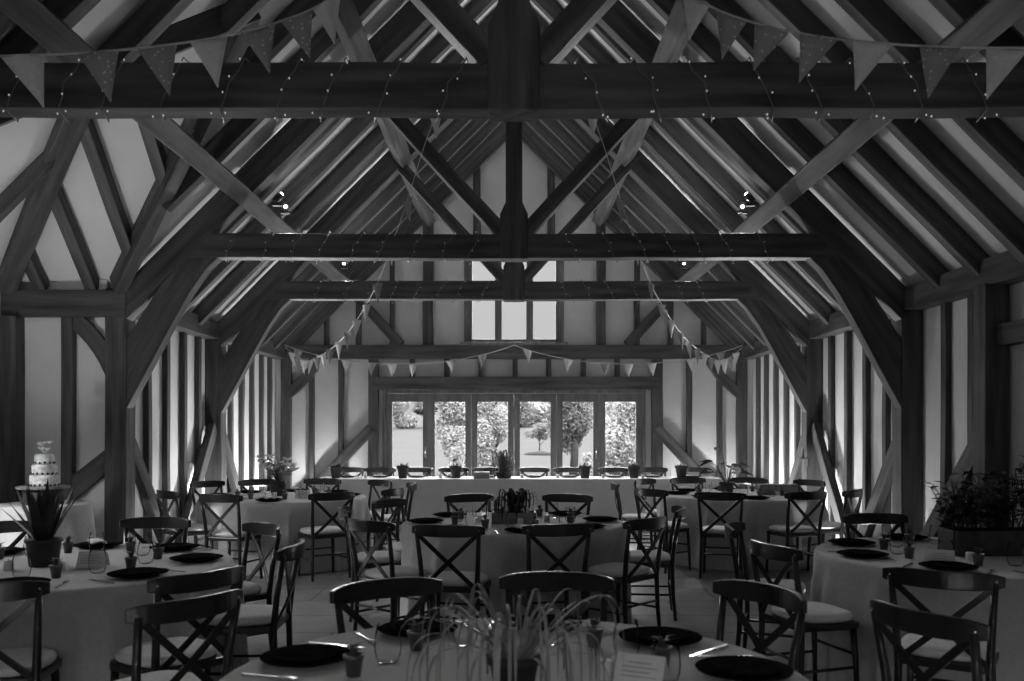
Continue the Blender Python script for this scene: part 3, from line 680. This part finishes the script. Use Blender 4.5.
# ------------------------------------------------------------------ centrepieces
def blade_plant(name, loc, label, cat, potmb, potm, leaves, soilz=None, soilr=.0):
    t = thing(name, loc, label, cat); build(potmb, 'pot', potm, t, local=True)
    if soilz: build(MB().lathe([(soilr, soilz-.01), (soilr, soilz), (.002, soilz+.006)], 20), 'soil', SOIL, t, local=True)
    for nm, mb, m in leaves: build(mb, nm, m, t, local=True)
    return t
def arch(mb, rr, base, az, up, out, droop, w, n=9, wide=False):
    d = Vector((math.cos(az), math.sin(az), 0)); pts = []; ws = []
    for i in range(n+1):
        t = i/n; pts.append(Vector(base)+(d*out*math.sin(PI/2*min(1, t*1.15))+Vector((0, 0, up*math.sin(PI*t*.85)-droop*t**3)) if wide else d*out*(t**1.2)+Vector((0, 0, up*math.sin(PI*min(1, t*.95))**.8-droop*t**2.4)))); ws.append(w*(.55+.9*t)*(1-t)**.5+.001)
    mb.leaf(pts, ws, (-d.y, d.x, 0))
# spider plant on the foreground table
rr = random.Random(11); mb = MB(); n_ = 64
for k in range(n_):
    az = k*2.39996+rr.uniform(-.2, .2); q = rr.random()
    arch(mb, rr, (.02*math.cos(az), .02*math.sin(az), .10), az, rr.uniform(.07, .22)*(1.15-q*.3), rr.uniform(.12, .34), rr.uniform(.08, .24), rr.uniform(.011, .016), 14, True)
pm = MB().lathe([(.05, 0), (.07, .1), (.078, .102), (.08, .125), (.07, .126), (.066, .11), (.002, .108)], 28)
blade_plant('spider_plant', (.0, 2.52, TZ+.001), 'spider plant with long arching striped leaves on the foreground table', 'potted plant', pm, POT, [('leaves', mb, LEAFL)])
# agave on the left table
rr = random.Random(4); mb = MB()
for k in range(26):
    az = k*2.39996; lean = .03+.17*(k/26)**1.2; h = rr.uniform(.27, .40)*(1-.25*k/26)
    d = Vector((math.cos(az), math.sin(az), 0)); b0 = Vector((.03*d.x, .03*d.y, .12))
    pts = [b0+d*lean*t**1.1+Vector((0, 0, h*t)) for t in (0, .25, .5, .75, 1)]; mb.leaf(pts, [.034, .05, .044, .028, .001], (-d.y, d.x, 0))
pm = MB().lathe([(.075, 0), (.09, .13), (.098, .135), (.1, .15), (.09, .15), (.085, .13), (.002, .125)], 28)
blade_plant('agave_plant', (-2.63, 4.95, TZ+.001), 'dark spiky agave in a pot on the left foreground table', 'potted plant', pm, POT, [('leaves', mb, LEAFD)])
# fern in crate on the central table
cr = thing('fern_crate', (0, 7.18, TZ+.001), 'small wooden crate with dark fern on the central table', 'planter')
cm = MB(); 
for s in (-1, 1): cm.box((-.17, s*.1-.008, 0), (.17, s*.1+.008, .09)); cm.box((s*.17-.008, -.092, 0), (s*.17+.008, .092, .09))
cm.box((-.162, -.092, .0), (.162, .092, .012)); build(cm, 'box', BOX, cr, .003, local=True)
build(MB().box((-.16, -.09, .05), (.16, .09, .075)), 'soil', SOIL, cr, local=True)
rr = random.Random(5); mb = MB()
for k in range(60):
    az = rr.uniform(0, 6.28); arch(mb, rr, (rr.uniform(-.05, .05)+.0, rr.uniform(-.05, .05), .07), az, rr.uniform(.08, .22), rr.uniform(.05, .22), rr.uniform(.02, .12), rr.uniform(.02, .04), 8, True)
build(mb, 'fern_leaves', LEAFD, cr, local=True)
for x, y, z in ((-.08, -.06, .15), (-.06, -.05, .12), (.1, -.05, .1)): build(MB().lathe([(.004, -.03), (.025, -.01), (.03, .015), (.012, .03)], 10, (x, y, z)), 'rose', PETAL, cr, local=True)
# bouquet on left rear table
def bouquet(loc, label, nleaf, nflow, leafm, h, spread, seed, flower=True):
    t = thing('flower_bouquet', loc, label, 'flowers'); rr = random.Random(seed)
    build(MB().lathe([(.06, 0), (.085, .05), (.09, .12), (.075, .16), (.08, .17), (.07, .17), (.065, .15), (.002, .14)], 24), 'vase', POT, t, local=True)
    st = MB(); lf = MB(); fl = MB()
    for k in range(nleaf):
        az = rr.uniform(0, 6.28); d = Vector((math.cos(az), math.sin(az), 0)); sp = rr.uniform(.1, 1)*spread; hh = h*rr.uniform(.45, 1)
        tip = Vector((0, 0, .15))+d*sp+Vector((0, 0, hh)); st.tube([(0, 0, .14), Vector((0, 0, .15))+d*sp*.4+Vector((0, 0, hh*.6)), tip], [.004, .003, .002], 5)
        for q in range(5):
            c = Vector((0, 0, .15)).lerp(tip, .45+.13*q); az2 = rr.uniform(0, 6.28); e2 = Vector((math.cos(az2), math.sin(az2), rr.uniform(-.2, .5)))
            lf.leaf([c, c+e2*.03, c+e2*.06], [.004, .026, .002], e2.cross(Vector((.1, .2, 1))))
        if k < nflow:
            for q in range(7):
                a2 = q*.9; e2 = Vector((math.cos(a2), math.sin(a2), .5+.2*(q % 2)))
                fl.leaf([tip, tip+e2*.032, tip+e2*.062], [.008, .05, .012], e2.cross(Vector((0, 0, 1))))
    build(st, 'stems', LEAFM, t, local=True); build(lf, 'leaves', leafm, t, local=True)
    if nflow: build(fl, 'flowers', PETAL, t, local=True)
    return t
bouquet((-2.68, 10.05, TZ+.001), 'vase of pale flowers on the left rear table', 26, 16, LEAFM, .28, .2, 2)
# broad-leaved plant on right rear table
t = thing('leafy_plant', (2.48, 10.3, TZ+.001), 'broad-leaved dark plant in a pot on the right rear table', 'potted plant'); rr = random.Random(9)
build(MB().lathe([(.06, 0), (.08, .12), (.088, .125), (.088, .14), (.078, .14), (.07, .12), (.002, .12)], 24), 'pot', POT, t, local=True)
st = MB(); lf = MB()
for k in range(15):
    az = k*2.4; d = Vector((math.cos(az), math.sin(az), 0)); tip = Vector((0, 0, .12))+d*rr.uniform(.06, .26)+Vector((0, 0, rr.uniform(.12, .42)))
    st.tube([(0, 0, .11), Vector((0, 0, .13)).lerp(tip, .6)+Vector((0, 0, .05)), tip], [.005, .004, .003], 6)
    e2 = (d+Vector((0, 0, rr.uniform(-.5, .2)))).normalized(); lf.leaf([tip-e2*.02, tip+e2*.03, tip+e2*.08, tip+e2*.15], [.03, .10, .09, .004], (-d.y, d.x, .3))
build(st, 'stems', LEAFM, t, local=True); build(lf, 'leaves', LEAFD, t, local=True)
bx_ = MB().box((-.22, -.08, 0), (.22, .08, .12)); o = tag(build(bx_, 'gift_box', BOX, None, .006, org=(0, 0, 0)), 'shallow wooden box on the right rear table', 'box'); o.location = (3.05, 10.25, TZ+.001)
# bushy planter on the right table
t = thing('planter_trough', (2.95, 5.42, TZ+.001), 'long dark trough of bushy plants on the right foreground table', 'planter'); rr = random.Random(21)
pm = MB()
for s in (-1, 1): pm.box((-.3, s*.11-.01, 0), (.3, s*.11+.01, .15)); pm.box((s*.3-.01, -.1, 0), (s*.3+.01, .1, .15))
pm.box((-.29, -.1, 0), (.29, .1, .02)); build(pm, 'trough', POT, t, .004, local=True); build(MB().box((-.29, -.1, .1), (.29, .1, .13)), 'soil', SOIL, t, local=True)
lf = MB(); st = MB()
for k in range(110):
    x = rr.uniform(-.27, .27); az = rr.uniform(0, 6.28); d = Vector((math.cos(az), math.sin(az), 0)); hh = rr.uniform(.1, .36)+.14*max(0, x/.27); b0 = Vector((x, rr.uniform(-.08, .08), .13)); tip = b0+d*rr.uniform(.02, .16)+Vector((0, 0, hh))
    st.tube([b0, b0.lerp(tip, .5)+Vector((0, 0, .03)), tip], .0025, 5)
    for q in range(5):
        c = b0.lerp(tip, .4+.15*q); a2 = rr.uniform(0, 6.28); e2 = Vector((math.cos(a2), math.sin(a2), rr.uniform(-.3, .5))); lf.leaf([c, c+e2*.035, c+e2*.075], [.006, .045, .003], e2.cross(Vector((.1, .1, 1))))
build(st, 'stems', LEAFD, t, local=True); build(lf, 'leaves', LEAFD, t, local=True)

# ------------------------------------------------------------------ top table things
def mk_toppot():
    t = thing('potted_herb', (0, 0, 0), '', 'potted plant'); rr = random.Random(8)
    build(MB().lathe([(.062, 0), (.085, .15), (.098, .15), (.1, .19), (.09, .19), (.082, .16), (.002, .16)], 24), 'pot', POT, t, local=True)
    mb = MB()
    for k in range(50):
        az = rr.uniform(0, 6.28); d = Vector((math.cos(az), math.sin(az), 0)); p0 = d*rr.uniform(0, .06)+Vector((0, 0, .16)); l = rr.uniform(.03, .07); e2 = d+Vector((0, 0, rr.uniform(.3, 1.4)))
        mb.leaf([p0, p0+e2*l*.5, p0+e2*l], [.008, .024, .002], (-d.y, d.x, 0))
    build(mb, 'leaves', LEAFM, t, local=True); return t
toppot = proto(mk_toppot)
TS = 65.
for k, (p, lb) in enumerate(((336, 'at its left end'), (403, 'left of the leftmost pane'), (456, 'under the second pane from left'), (585, 'under the fifth pane from left'), (634, 'under the rightmost pane'), (681, 'at its right end'))):
    place(toppot, ((p-514)/TS, 13.6, TZ+.001), k*1.3, f'small potted herb on the top table {lb}', 'potted herbs on the top table')
t = thing('potted_fern', ((504-514)/TS, 13.55, TZ+.001), 'bushy feathery plant in the middle of the top table', 'potted plant'); rr = random.Random(31)
build(MB().lathe([(.1, 0), (.13, .08), (.135, .1), (.12, .1), (.11, .08), (.002, .08)], 24), 'bowl', POT, t, local=True); mb = MB()
for k in range(120): arch(mb, rr, (rr.uniform(-.06, .06), rr.uniform(-.06, .06), .08), rr.uniform(0, 6.28), rr.uniform(.1, .38), rr.uniform(.03, .26), rr.uniform(0, .1), rr.uniform(.012, .024), 6, True)
build(mb, 'fronds', LEAFM, t, local=True)
o = tag(build(MB().box((-.12, -.08, 0), (.12, .08, .1)), 'keepsake_box', BOX, None, .006, org=(0, 0, 0)), 'small pale wooden box on the top table left of the fern', 'box'); o.location = ((482-514)/TS, 13.5, TZ+.001)
for k, p in enumerate(TOPX):
    x = (p-514)/63.5
    place(plate, (x, 13.82, TZ+.001), 0, f'{ORD[k]} dark plate from the left on the top table', 'plates on the top table')
    place(napkin, (x, 13.82, TZ+.012), .1*(k % 3-1), f'{ORD[k]} folded white napkin from the left on the top table', 'napkins on the top table')
    place(tumbler, (x+.2, 13.66, TZ+.001), 0, f'{ORD[k]} drinking glass from the left on the top table', 'glasses on the top table')
    place(candle, (x-.19, 13.62, TZ+.001), 0, f'{ORD[k]} short white candle from the left on the top table', 'candles on the top table')

t = thing('wall_sconce', (3.83, 11.72, 1.12), 'small candle bracket on the right post of the farthest truss', 'sconce')
build(MB().box((-.06, -.05, 0), (.07, .05, .012)).box((.055, -.03, -.1), (.07, .03, .012)), 'bracket', IRON, t, .003, local=True)
build(MB().lathe([(.018, .012), (.016, .15), (.012, .155), (.002, .15)], 14), 'candle', WAX, t, local=True)
# ------------------------------------------------------------------ cake table in the porch
key = 'cake'; TB['cake'] = (-4.40, 8.26); TN['cake'] = 'small round cake table in the porch'
def cake_cloth():
    x, y = TB['cake']; n = 96; mb = MB(); zt = .82; rows = [[(0.42*f*math.cos(2*PI*j/n), 0.42*f*math.sin(2*PI*j/n), zt-dz) for j in range(n)] for f, dz in ((.4, 0), (.95, 0), (1, .01))]
    for i in range(1, 11):
        t = i/10; rows.append([((.423+t*(.07+.03*math.sin(11*2*PI*j/n)+.012*math.sin(5*2*PI*j/n)))*math.cos(2*PI*j/n), (.423+t*(.07+.03*math.sin(11*2*PI*j/n)+.012*math.sin(5*2*PI*j/n)))*math.sin(2*PI*j/n), zt-.01-t*(zt-.018)) for j in range(n)])
    mb.add([v for r_ in rows for v in r_], [(i*n+j, i*n+(j+1) % n, (i+1)*n+(j+1) % n, (i+1)*n+j) for i in range(len(rows)-1) for j in range(n)]+[tuple(range(n))], True)
    tag(link('tablecloth', mb.mesh('tablecloth', CLOTH), None, Matrix.Translation((x, y, 0))), 'pale cloth with soft folds over the small cake table', 'tablecloth')
cake_cloth()
o = thing('cake_stand', (-4.36, 8.2, .821), 'dark round wooden stand under the wedding cake', 'cake stand')
build(MB().lathe([(.17, 0), (.17, .13), (.16, .14), (.002, .141)], 32), 'block', POT, o, local=True); build(MB().lathe([(.2, .141), (.225, .145), (.228, .165), (.215, .17), (.002, .17)], 36), 'top_board', BOX, o, local=True)
t = thing('wedding_cake', (-4.35, 8.2, .992), 'tiered white wedding cake with dark berries and flower topper', 'cake')
for r_, z0, z1 in ((.125, 0, .1), (.105, .104, .2), (.082, .204, .29)):
    build(MB().lathe([(r_, z0), (r_+.003, z0+.01), (r_, z1-.012), (r_-.012, z1), (.002, z1)], 32), 'tier', ICING, t, local=True)
mb = MB(); rr = random.Random(13)
for r_, z in ((.125, .006), (.104, .11), (.082, .21)):
    for k in range(int(r_*150)):
        a_ = k/int(r_*150)*2*PI; mb.lathe([(.002, -.012), (.011, -.004), (.011, .005), (.002, .012)], 8, (r_*math.cos(a_), r_*math.sin(a_), z+rr.uniform(0, .008)))
build(mb, 'berries', LEAFD, t, local=True)
mb = MB()
for k in range(7):
    c = Vector((rr.uniform(-.045, .05), rr.uniform(-.04, .04), .31+rr.uniform(0, .11)))
    for q in range(8):
        a2 = q*.8; e2 = Vector((math.cos(a2), math.sin(a2), .6)); mb.leaf([c, c+e2*.02, c+e2*.04], [.006, .03, .006], e2.cross(Vector((0, 0, 1))))
    mb.tube([(0, 0, .29), c], .004, 5)
build(mb, 'flower_topper', PETAL, t, local=True)

# ================================================================== BUNTING
def catenary(a, b, sag, n):
    a, b = Vector(a), Vector(b); return [a.lerp(b, i/n)-Vector((0, 0, sag*4*(i/n)*(1-i/n))) for i in range(n+1)]
def bunting(label, pts, flags, size, pattern, rad=.005, yaw=0., skew=0.):
    """pts: polyline; flags: arc-length fractions"""
    pts = [Vector(p) for p in pts]; L = [0]
    for p, q in zip(pts, pts[1:]): L.append(L[-1]+(q-p).length)
    t = thing('bunting', pts[len(pts)//2], label, 'bunting', 'strings of triangular bunting'); 
    build(MB().tube(pts, rad, 6), 'cord', CORD, t)
    def at(s):
        s = max(0, min(s, L[-1]-1e-4))
        for i in range(len(L)-1):
            if L[i+1] >= s: return pts[i].lerp(pts[i+1], (s-L[i])/(L[i+1]-L[i]))
    for k, f in enumerate(flags):
        w, h = size; c0 = at(f*L[-1]-w/2); c1 = at(f*L[-1]+w/2); m_ = (c0+c1)/2; dirn = (c1-c0).normalized()
        if yaw: hd = Vector((R.choice((-1, 1))*R.uniform(.5, 1.), R.uniform(-.5, .5), 0)).normalized(); dirn = (dirn*.5+hd*(1 if hd.dot(dirn) > 0 else -1)).normalized(); c0, c1 = m_-dirn*w/2, m_+dirn*w/2
        nrm = Vector((dirn.y, -dirn.x, 0)).normalized()
        tip = m_-Vector((0, 0, h))+nrm*R.uniform(-.02, .02)+dirn*(R.uniform(-.03, .03)+skew*w); mb = MB(); n = 6
        vs = []
        for i in range(n+1):
            v = i/n
            for s_ in (0, .5, 1):
                p = c0.lerp(c1, s_).lerp(tip, v) if i < n else tip+dirn*(s_-.5)*.004
                vs.append(p+nrm*(.012*math.sin(v*3+k)*(1-v)*(1 if s_ == .5 else -.3)))
        for i in range(n):
            for j in range(2): q_ = i*3+j; mb.f.append((q_, q_+1, q_+4, q_+3)); mb.sm.append(True)
        mb.v = [tuple(v) for v in vs]
        dotted = pattern[k % len(pattern)] == 'd'
        o = build(mb, 'pennant', FLAGD if dotted else FLAGL, t); sd = o.modifiers.new('cloth', 'SOLIDIFY'); sd.thickness = .002
        if dotted: o['label'] = 'dark dotted pennant'
def U(x, y, d): return Vector(((x-514)/F*d, d, E+(428-y)/F*d))
ptsL = [U(-190, 55, 4.0), U(-90, 60, 4.1), U(0, 56, 4.2), U(60, 54, 4.28), U(120, 50, 4.34), U(175, 44, 4.4), U(225, 36, 4.46), U(275, 23, 4.55), U(320, 5, 4.65), U(370, -28, 4.78), U(430, -85, 4.95)]
def dens(pts, n=4):
    out = []
    for i in range(len(pts)-1):
        p0, p1, p2, p3 = pts[max(i-1, 0)], pts[i], pts[i+1], pts[min(i+2, len(pts)-1)]
        for k in range(n):
            t = k/n; out.append(.5*((2*p1)+(p2-p0)*t+(2*p0-5*p1+4*p2-p3)*t*t+(3*p1-p0-3*p2+p3)*t**3))
    return out+[pts[-1]]
ptsR = [U(1028-((p.x/p.y*F)+514), 428-(p.z-E)/p.y*F-8*min(1, max(0, (300-(p.x/p.y*F+514))/300)), p.y) for p in ptsL]
def fr_px(pts, xs):
    L = [0]; 
    for p, q in zip(pts, pts[1:]): L.append(L[-1]+(q-p).length)
    out = []
    for x in xs:
        for i in range(len(pts)-1):
            a_, b_ = [p.x/p.y*F+514 for p in (pts[i], pts[i+1])]
            if (a_-x)*(b_-x) <= 0: out.append((L[i]+(L[i+1]-L[i])*(x-a_)/(b_-a_ if b_ != a_ else 1))/L[-1]); break
    return out
pl = dens(ptsL); pr_ = dens(ptsR)
bunting('nearest bunting string at upper left before the thick tie beam', pl, fr_px(pl, [-60, 22, 98, 157, 209, 258, 297, 327]), (.19, .25), 'dpddpddp', .006, skew=.38)
bunting('nearest bunting string at upper right before the thick tie beam', pr_, fr_px(pr_, [1090, 1008, 940, 873, 819, 772, 731, 696]), (.19, .25), 'dpdpdddp', .006, skew=.38)
for s, sn in ((-1, 'left'), (1, 'right')):
    X = lambda x: 514+s*(514-x)
    p1 = dens([U(X(447), 88, 8.2), U(X(428), 135, 8.3), U(X(412), 185, 8.5), U(X(398), 228, 8.75), U(X(391), 243, 9.15), U(X(386), 262, 9.4), U(X(369), 300, 10.2), U(X(344), 337, 11.6), U(X(320), 356, 12.9), U(X(303), 360, 13.9), U(X(285), 347, 15.0)])
    bunting(f'steep bunting string falling from the ridge to the far {sn} corner', p1, [.03, .13, .22, .31, .38, .45, .52, .58, .64, .69, .74, .79, .84, .89, .94], (.13, .22), 'pdpdppd', yaw=1)
gb = []
for i in range(49):
    u = i/48*2-1; x = 514+u*229; a_ = abs(u); y = 345+ (math.sin(PI*min(1, a_))**.8)*19 - 0*a_; y = 345+19*(1-(2*a_-1)**2)**.9
    gb.append(U(x, y, 15.05))
bunting('wide bunting string sagging across the far gable tie beam', gb, [.03, .08, .135, .19, .235, .28, .36, .43, .53, .62, .70, .75, .80, .885, .95], (.17, .22), 'dppdppp', .006)

# ================================================================== FAIRY LIGHTS
bulb_me = MB().lathe([(.001, -.006), (.004, -.003), (.0048, .002), (.001, .006)], 8).mesh('bulb', BULB)
def fairy(d, label, xs, zt, zb):
    t = thing('fairy_lights', (0, d, E+1.8), label, 'fairy lights', 'fairy lights wound round the tie beams'); w = MB(); bl = []
    pts = []; rr = random.Random(int(d*10))
    yb_, yf = d+.185, d-.02
    for k_, x in enumerate(xs):
        sg = 1 if x < 0 else -1; j = rr.uniform(-.03, .03)
        xb = x+j; xt = x+sg*.13+j
        q = [Vector((xt+sg*.02, yb_, E+zt+.015)), Vector((xt, yf, E+zt+.015)), Vector((xt-sg*.03, yf-.012, E+zt-.06)), Vector((x+sg*.06, yf-.014, E+(zt+zb)/2)), Vector((xb+sg*.03, yf-.012, E+zb+.05)), Vector((xb, yf, E+zb-.018)), Vector((xb-sg*.05, yb_, E+zb-.012)), Vector((xb-sg*.05, yb_, E+zb+.05))]
        pts += q if k_ % 2 == 0 else q[::-1]
        for f in (1.3, 2.6, 3.8): i = int(f); bl.append(q[i].lerp(q[i+1], f-i)+Vector((rr.uniform(-.03, .03), -.015, rr.uniform(-.015, .015))))
        for k in range(2):
            e_ = q[5]+Vector((rr.uniform(-.05, .05), -.01, -rr.uniform(.01, .05))); bl.append(e_)
    w.tube(pts, .0035, 5); build(w, 'wire', WIRE, t)
    for p in bl[:99]:
        o = bpy.data.objects.new('bulb', bulb_me); COL.objects.link(o); o.parent = t; o.matrix_basis = ROOT[t.name].inverted() @ Matrix.Translation(p)
def xs_px(lst, s): return [(p-514)/s for p in lst]
fairy(T1, 'fairy lights wound round the nearest tie beam', xs_px([10, 55, 104, 162, 220, 275, 322, 377, 437, 606, 663, 715, 772, 818, 870, 925, 982], 187.), 1.957, 1.712)
fairy(T2, 'fairy lights wound round the middle tie beam', xs_px([232, 264, 292, 320, 350, 380, 410, 440, 470, 578, 614, 645, 672, 700, 730, 765], 98.), 1.957, 1.712)
fairy(T3, 'fairy lights wound round the farthest tie beam', xs_px([318, 345, 370, 392, 415, 436, 455, 480, 568, 592, 612, 636, 655, 680, 700], 74.), 1.957, 1.712)

# ================================================================== OUTSIDE
gm = MB(); nx, ny = 24, 40
xs = [-60+120*i/nx for i in range(nx+1)]; yy = [15.45+(j/ny)**1.6*170 for j in range(ny+1)]
def gz(x, y):
    t = max(0, (y-30)/100); return -.15+2.0*t*t*(1 if y < 200 else 1)+.15*math.sin(x*.11+y*.05)*min(1, (y-15)/30)
gm.add([(x, y, gz(x, y)) for y in yy for x in xs], [(j*(nx+1)+i, j*(nx+1)+i+1, (j+1)*(nx+1)+i+1, (j+1)*(nx+1)+i) for j in range(ny) for i in range(nx)], True)
struct(build(gm, 'ground_lawn', LAWN, org=(0, 0, 0)))
def tree(x, d, base_y, top_y, w_px, label, leafm, nl, ls, trunk=.15, name='tree', crown_lo=.25, seed=1, blobs=6):
    rr = random.Random(seed); s = F/d; X = (x-514)/s; z0 = gz(X, d); top = E+(428-top_y)/s; H = top-z0; Wd = w_px/s
    t = thing(name, (X, d, z0), label, 'tree' if name == 'tree' else 'shrub', 'trees and shrubs outside the glazed doors')
    tr = MB().tube([(0, 0, -.05), (.02*H, 0, H*.3), (-.01*H, .01*H, H*.75)], [trunk, trunk*.8, trunk*.3], 9)
    for k in range(5): a_ = k*1.3; tr.tube([(.01*H, 0, H*(.3+.07*k)), (Wd*.28*math.cos(a_), Wd*.28*math.sin(a_), H*(.5+.08*k))], [trunk*.45, trunk*.12], 6)
    build(tr, 'trunk', BARK, t, local=True)
    cs = [(Vector((rr.uniform(-.3, .3)*Wd, rr.uniform(-.3, .3)*Wd, H*(crown_lo+(1-crown_lo)*rr.uniform(.15, .85)))), rr.uniform(.18, .34)*Wd) for _ in range(blobs)]
    mb = MB()
    for k in range(nl):
        c, r_ = cs[k % blobs]; v = Vector((rr.gauss(0, 1), rr.gauss(0, 1), rr.gauss(0, 1))).normalized()*r_*rr.uniform(.55, 1.05)
        p = c+Vector((v.x, v.y, v.z*(1-crown_lo)*H/Wd*.9))
        if p.z < .03*H or p.z > H*1.03: continue
        u = Vector((rr.gauss(0, 1), rr.gauss(0, 1), rr.gauss(0, 1))).normalized(); w_ = u.orthogonal().normalized(); l = ls*rr.uniform(.6, 1.3)
        mb.add([p-u*l, p+w_*l*.5, p+u*l, p-w_*l*.5], [(0, 1, 2, 3)])
    build(mb, 'foliage', leafm, t, local=True)
tree(452, 30, 460, 385, 46, 'leafy tree seen through the second door pane from left', TREEL, 11000, .055, seed=3)
tree(491, 26, 470, 380, 50, 'bushy tree filling the third door pane from left', TREEL, 14000, .055, seed=4, crown_lo=.1)
tree(539, 50, 455, 423, 26, 'young tree on the mown lawn outside', TREED, 1500, .08, trunk=.05, seed=5, crown_lo=.5)
tree(573, 28, 460, 380, 46, 'dark leafed tree seen through the fifth door pane', TREED, 11000, .055, seed=6, crown_lo=.2)
tree(628, 24, 480, 375, 62, 'pale bushy tree filling the rightmost door pane', TREEL, 15000, .055, seed=7, crown_lo=.05, blobs=9)
tree(463, 22, 475, 448, 26, 'low shrub on the lawn behind the second door pane', TREEL, 2500, .05, name='shrub', trunk=.03, seed=8, crown_lo=.05)
tree(597, 20, 475, 450, 30, 'low shrub on the lawn behind the fifth door pane', TREEL, 2500, .05, name='shrub', trunk=.03, seed=9, crown_lo=.05)
for k, (x, w) in enumerate(((380, 40), (402, 34), (430, 40), (470, 60), (520, 44), (548, 40), (590, 60), (640, 60))):
    tree(x, 120+3*(k % 3), 420, 398-(k % 2)*4, w, f'{ORD[k]} tree from left in the distant tree line', [TREED, TREEL][k % 2], 2200, .3, seed=20+k, crown_lo=.05)
mo = tag(build(MB().lathe([(.9, -.1), (.8, .12), (.4, .22), (.002, .26)], 20), 'mulch_mound', MULCH, None, org=(0, 0, 0)), 'low mulch mound around the young tree outside', 'mound')
mo.location = ((539-514)/F*50, 50, gz(1.4, 50))
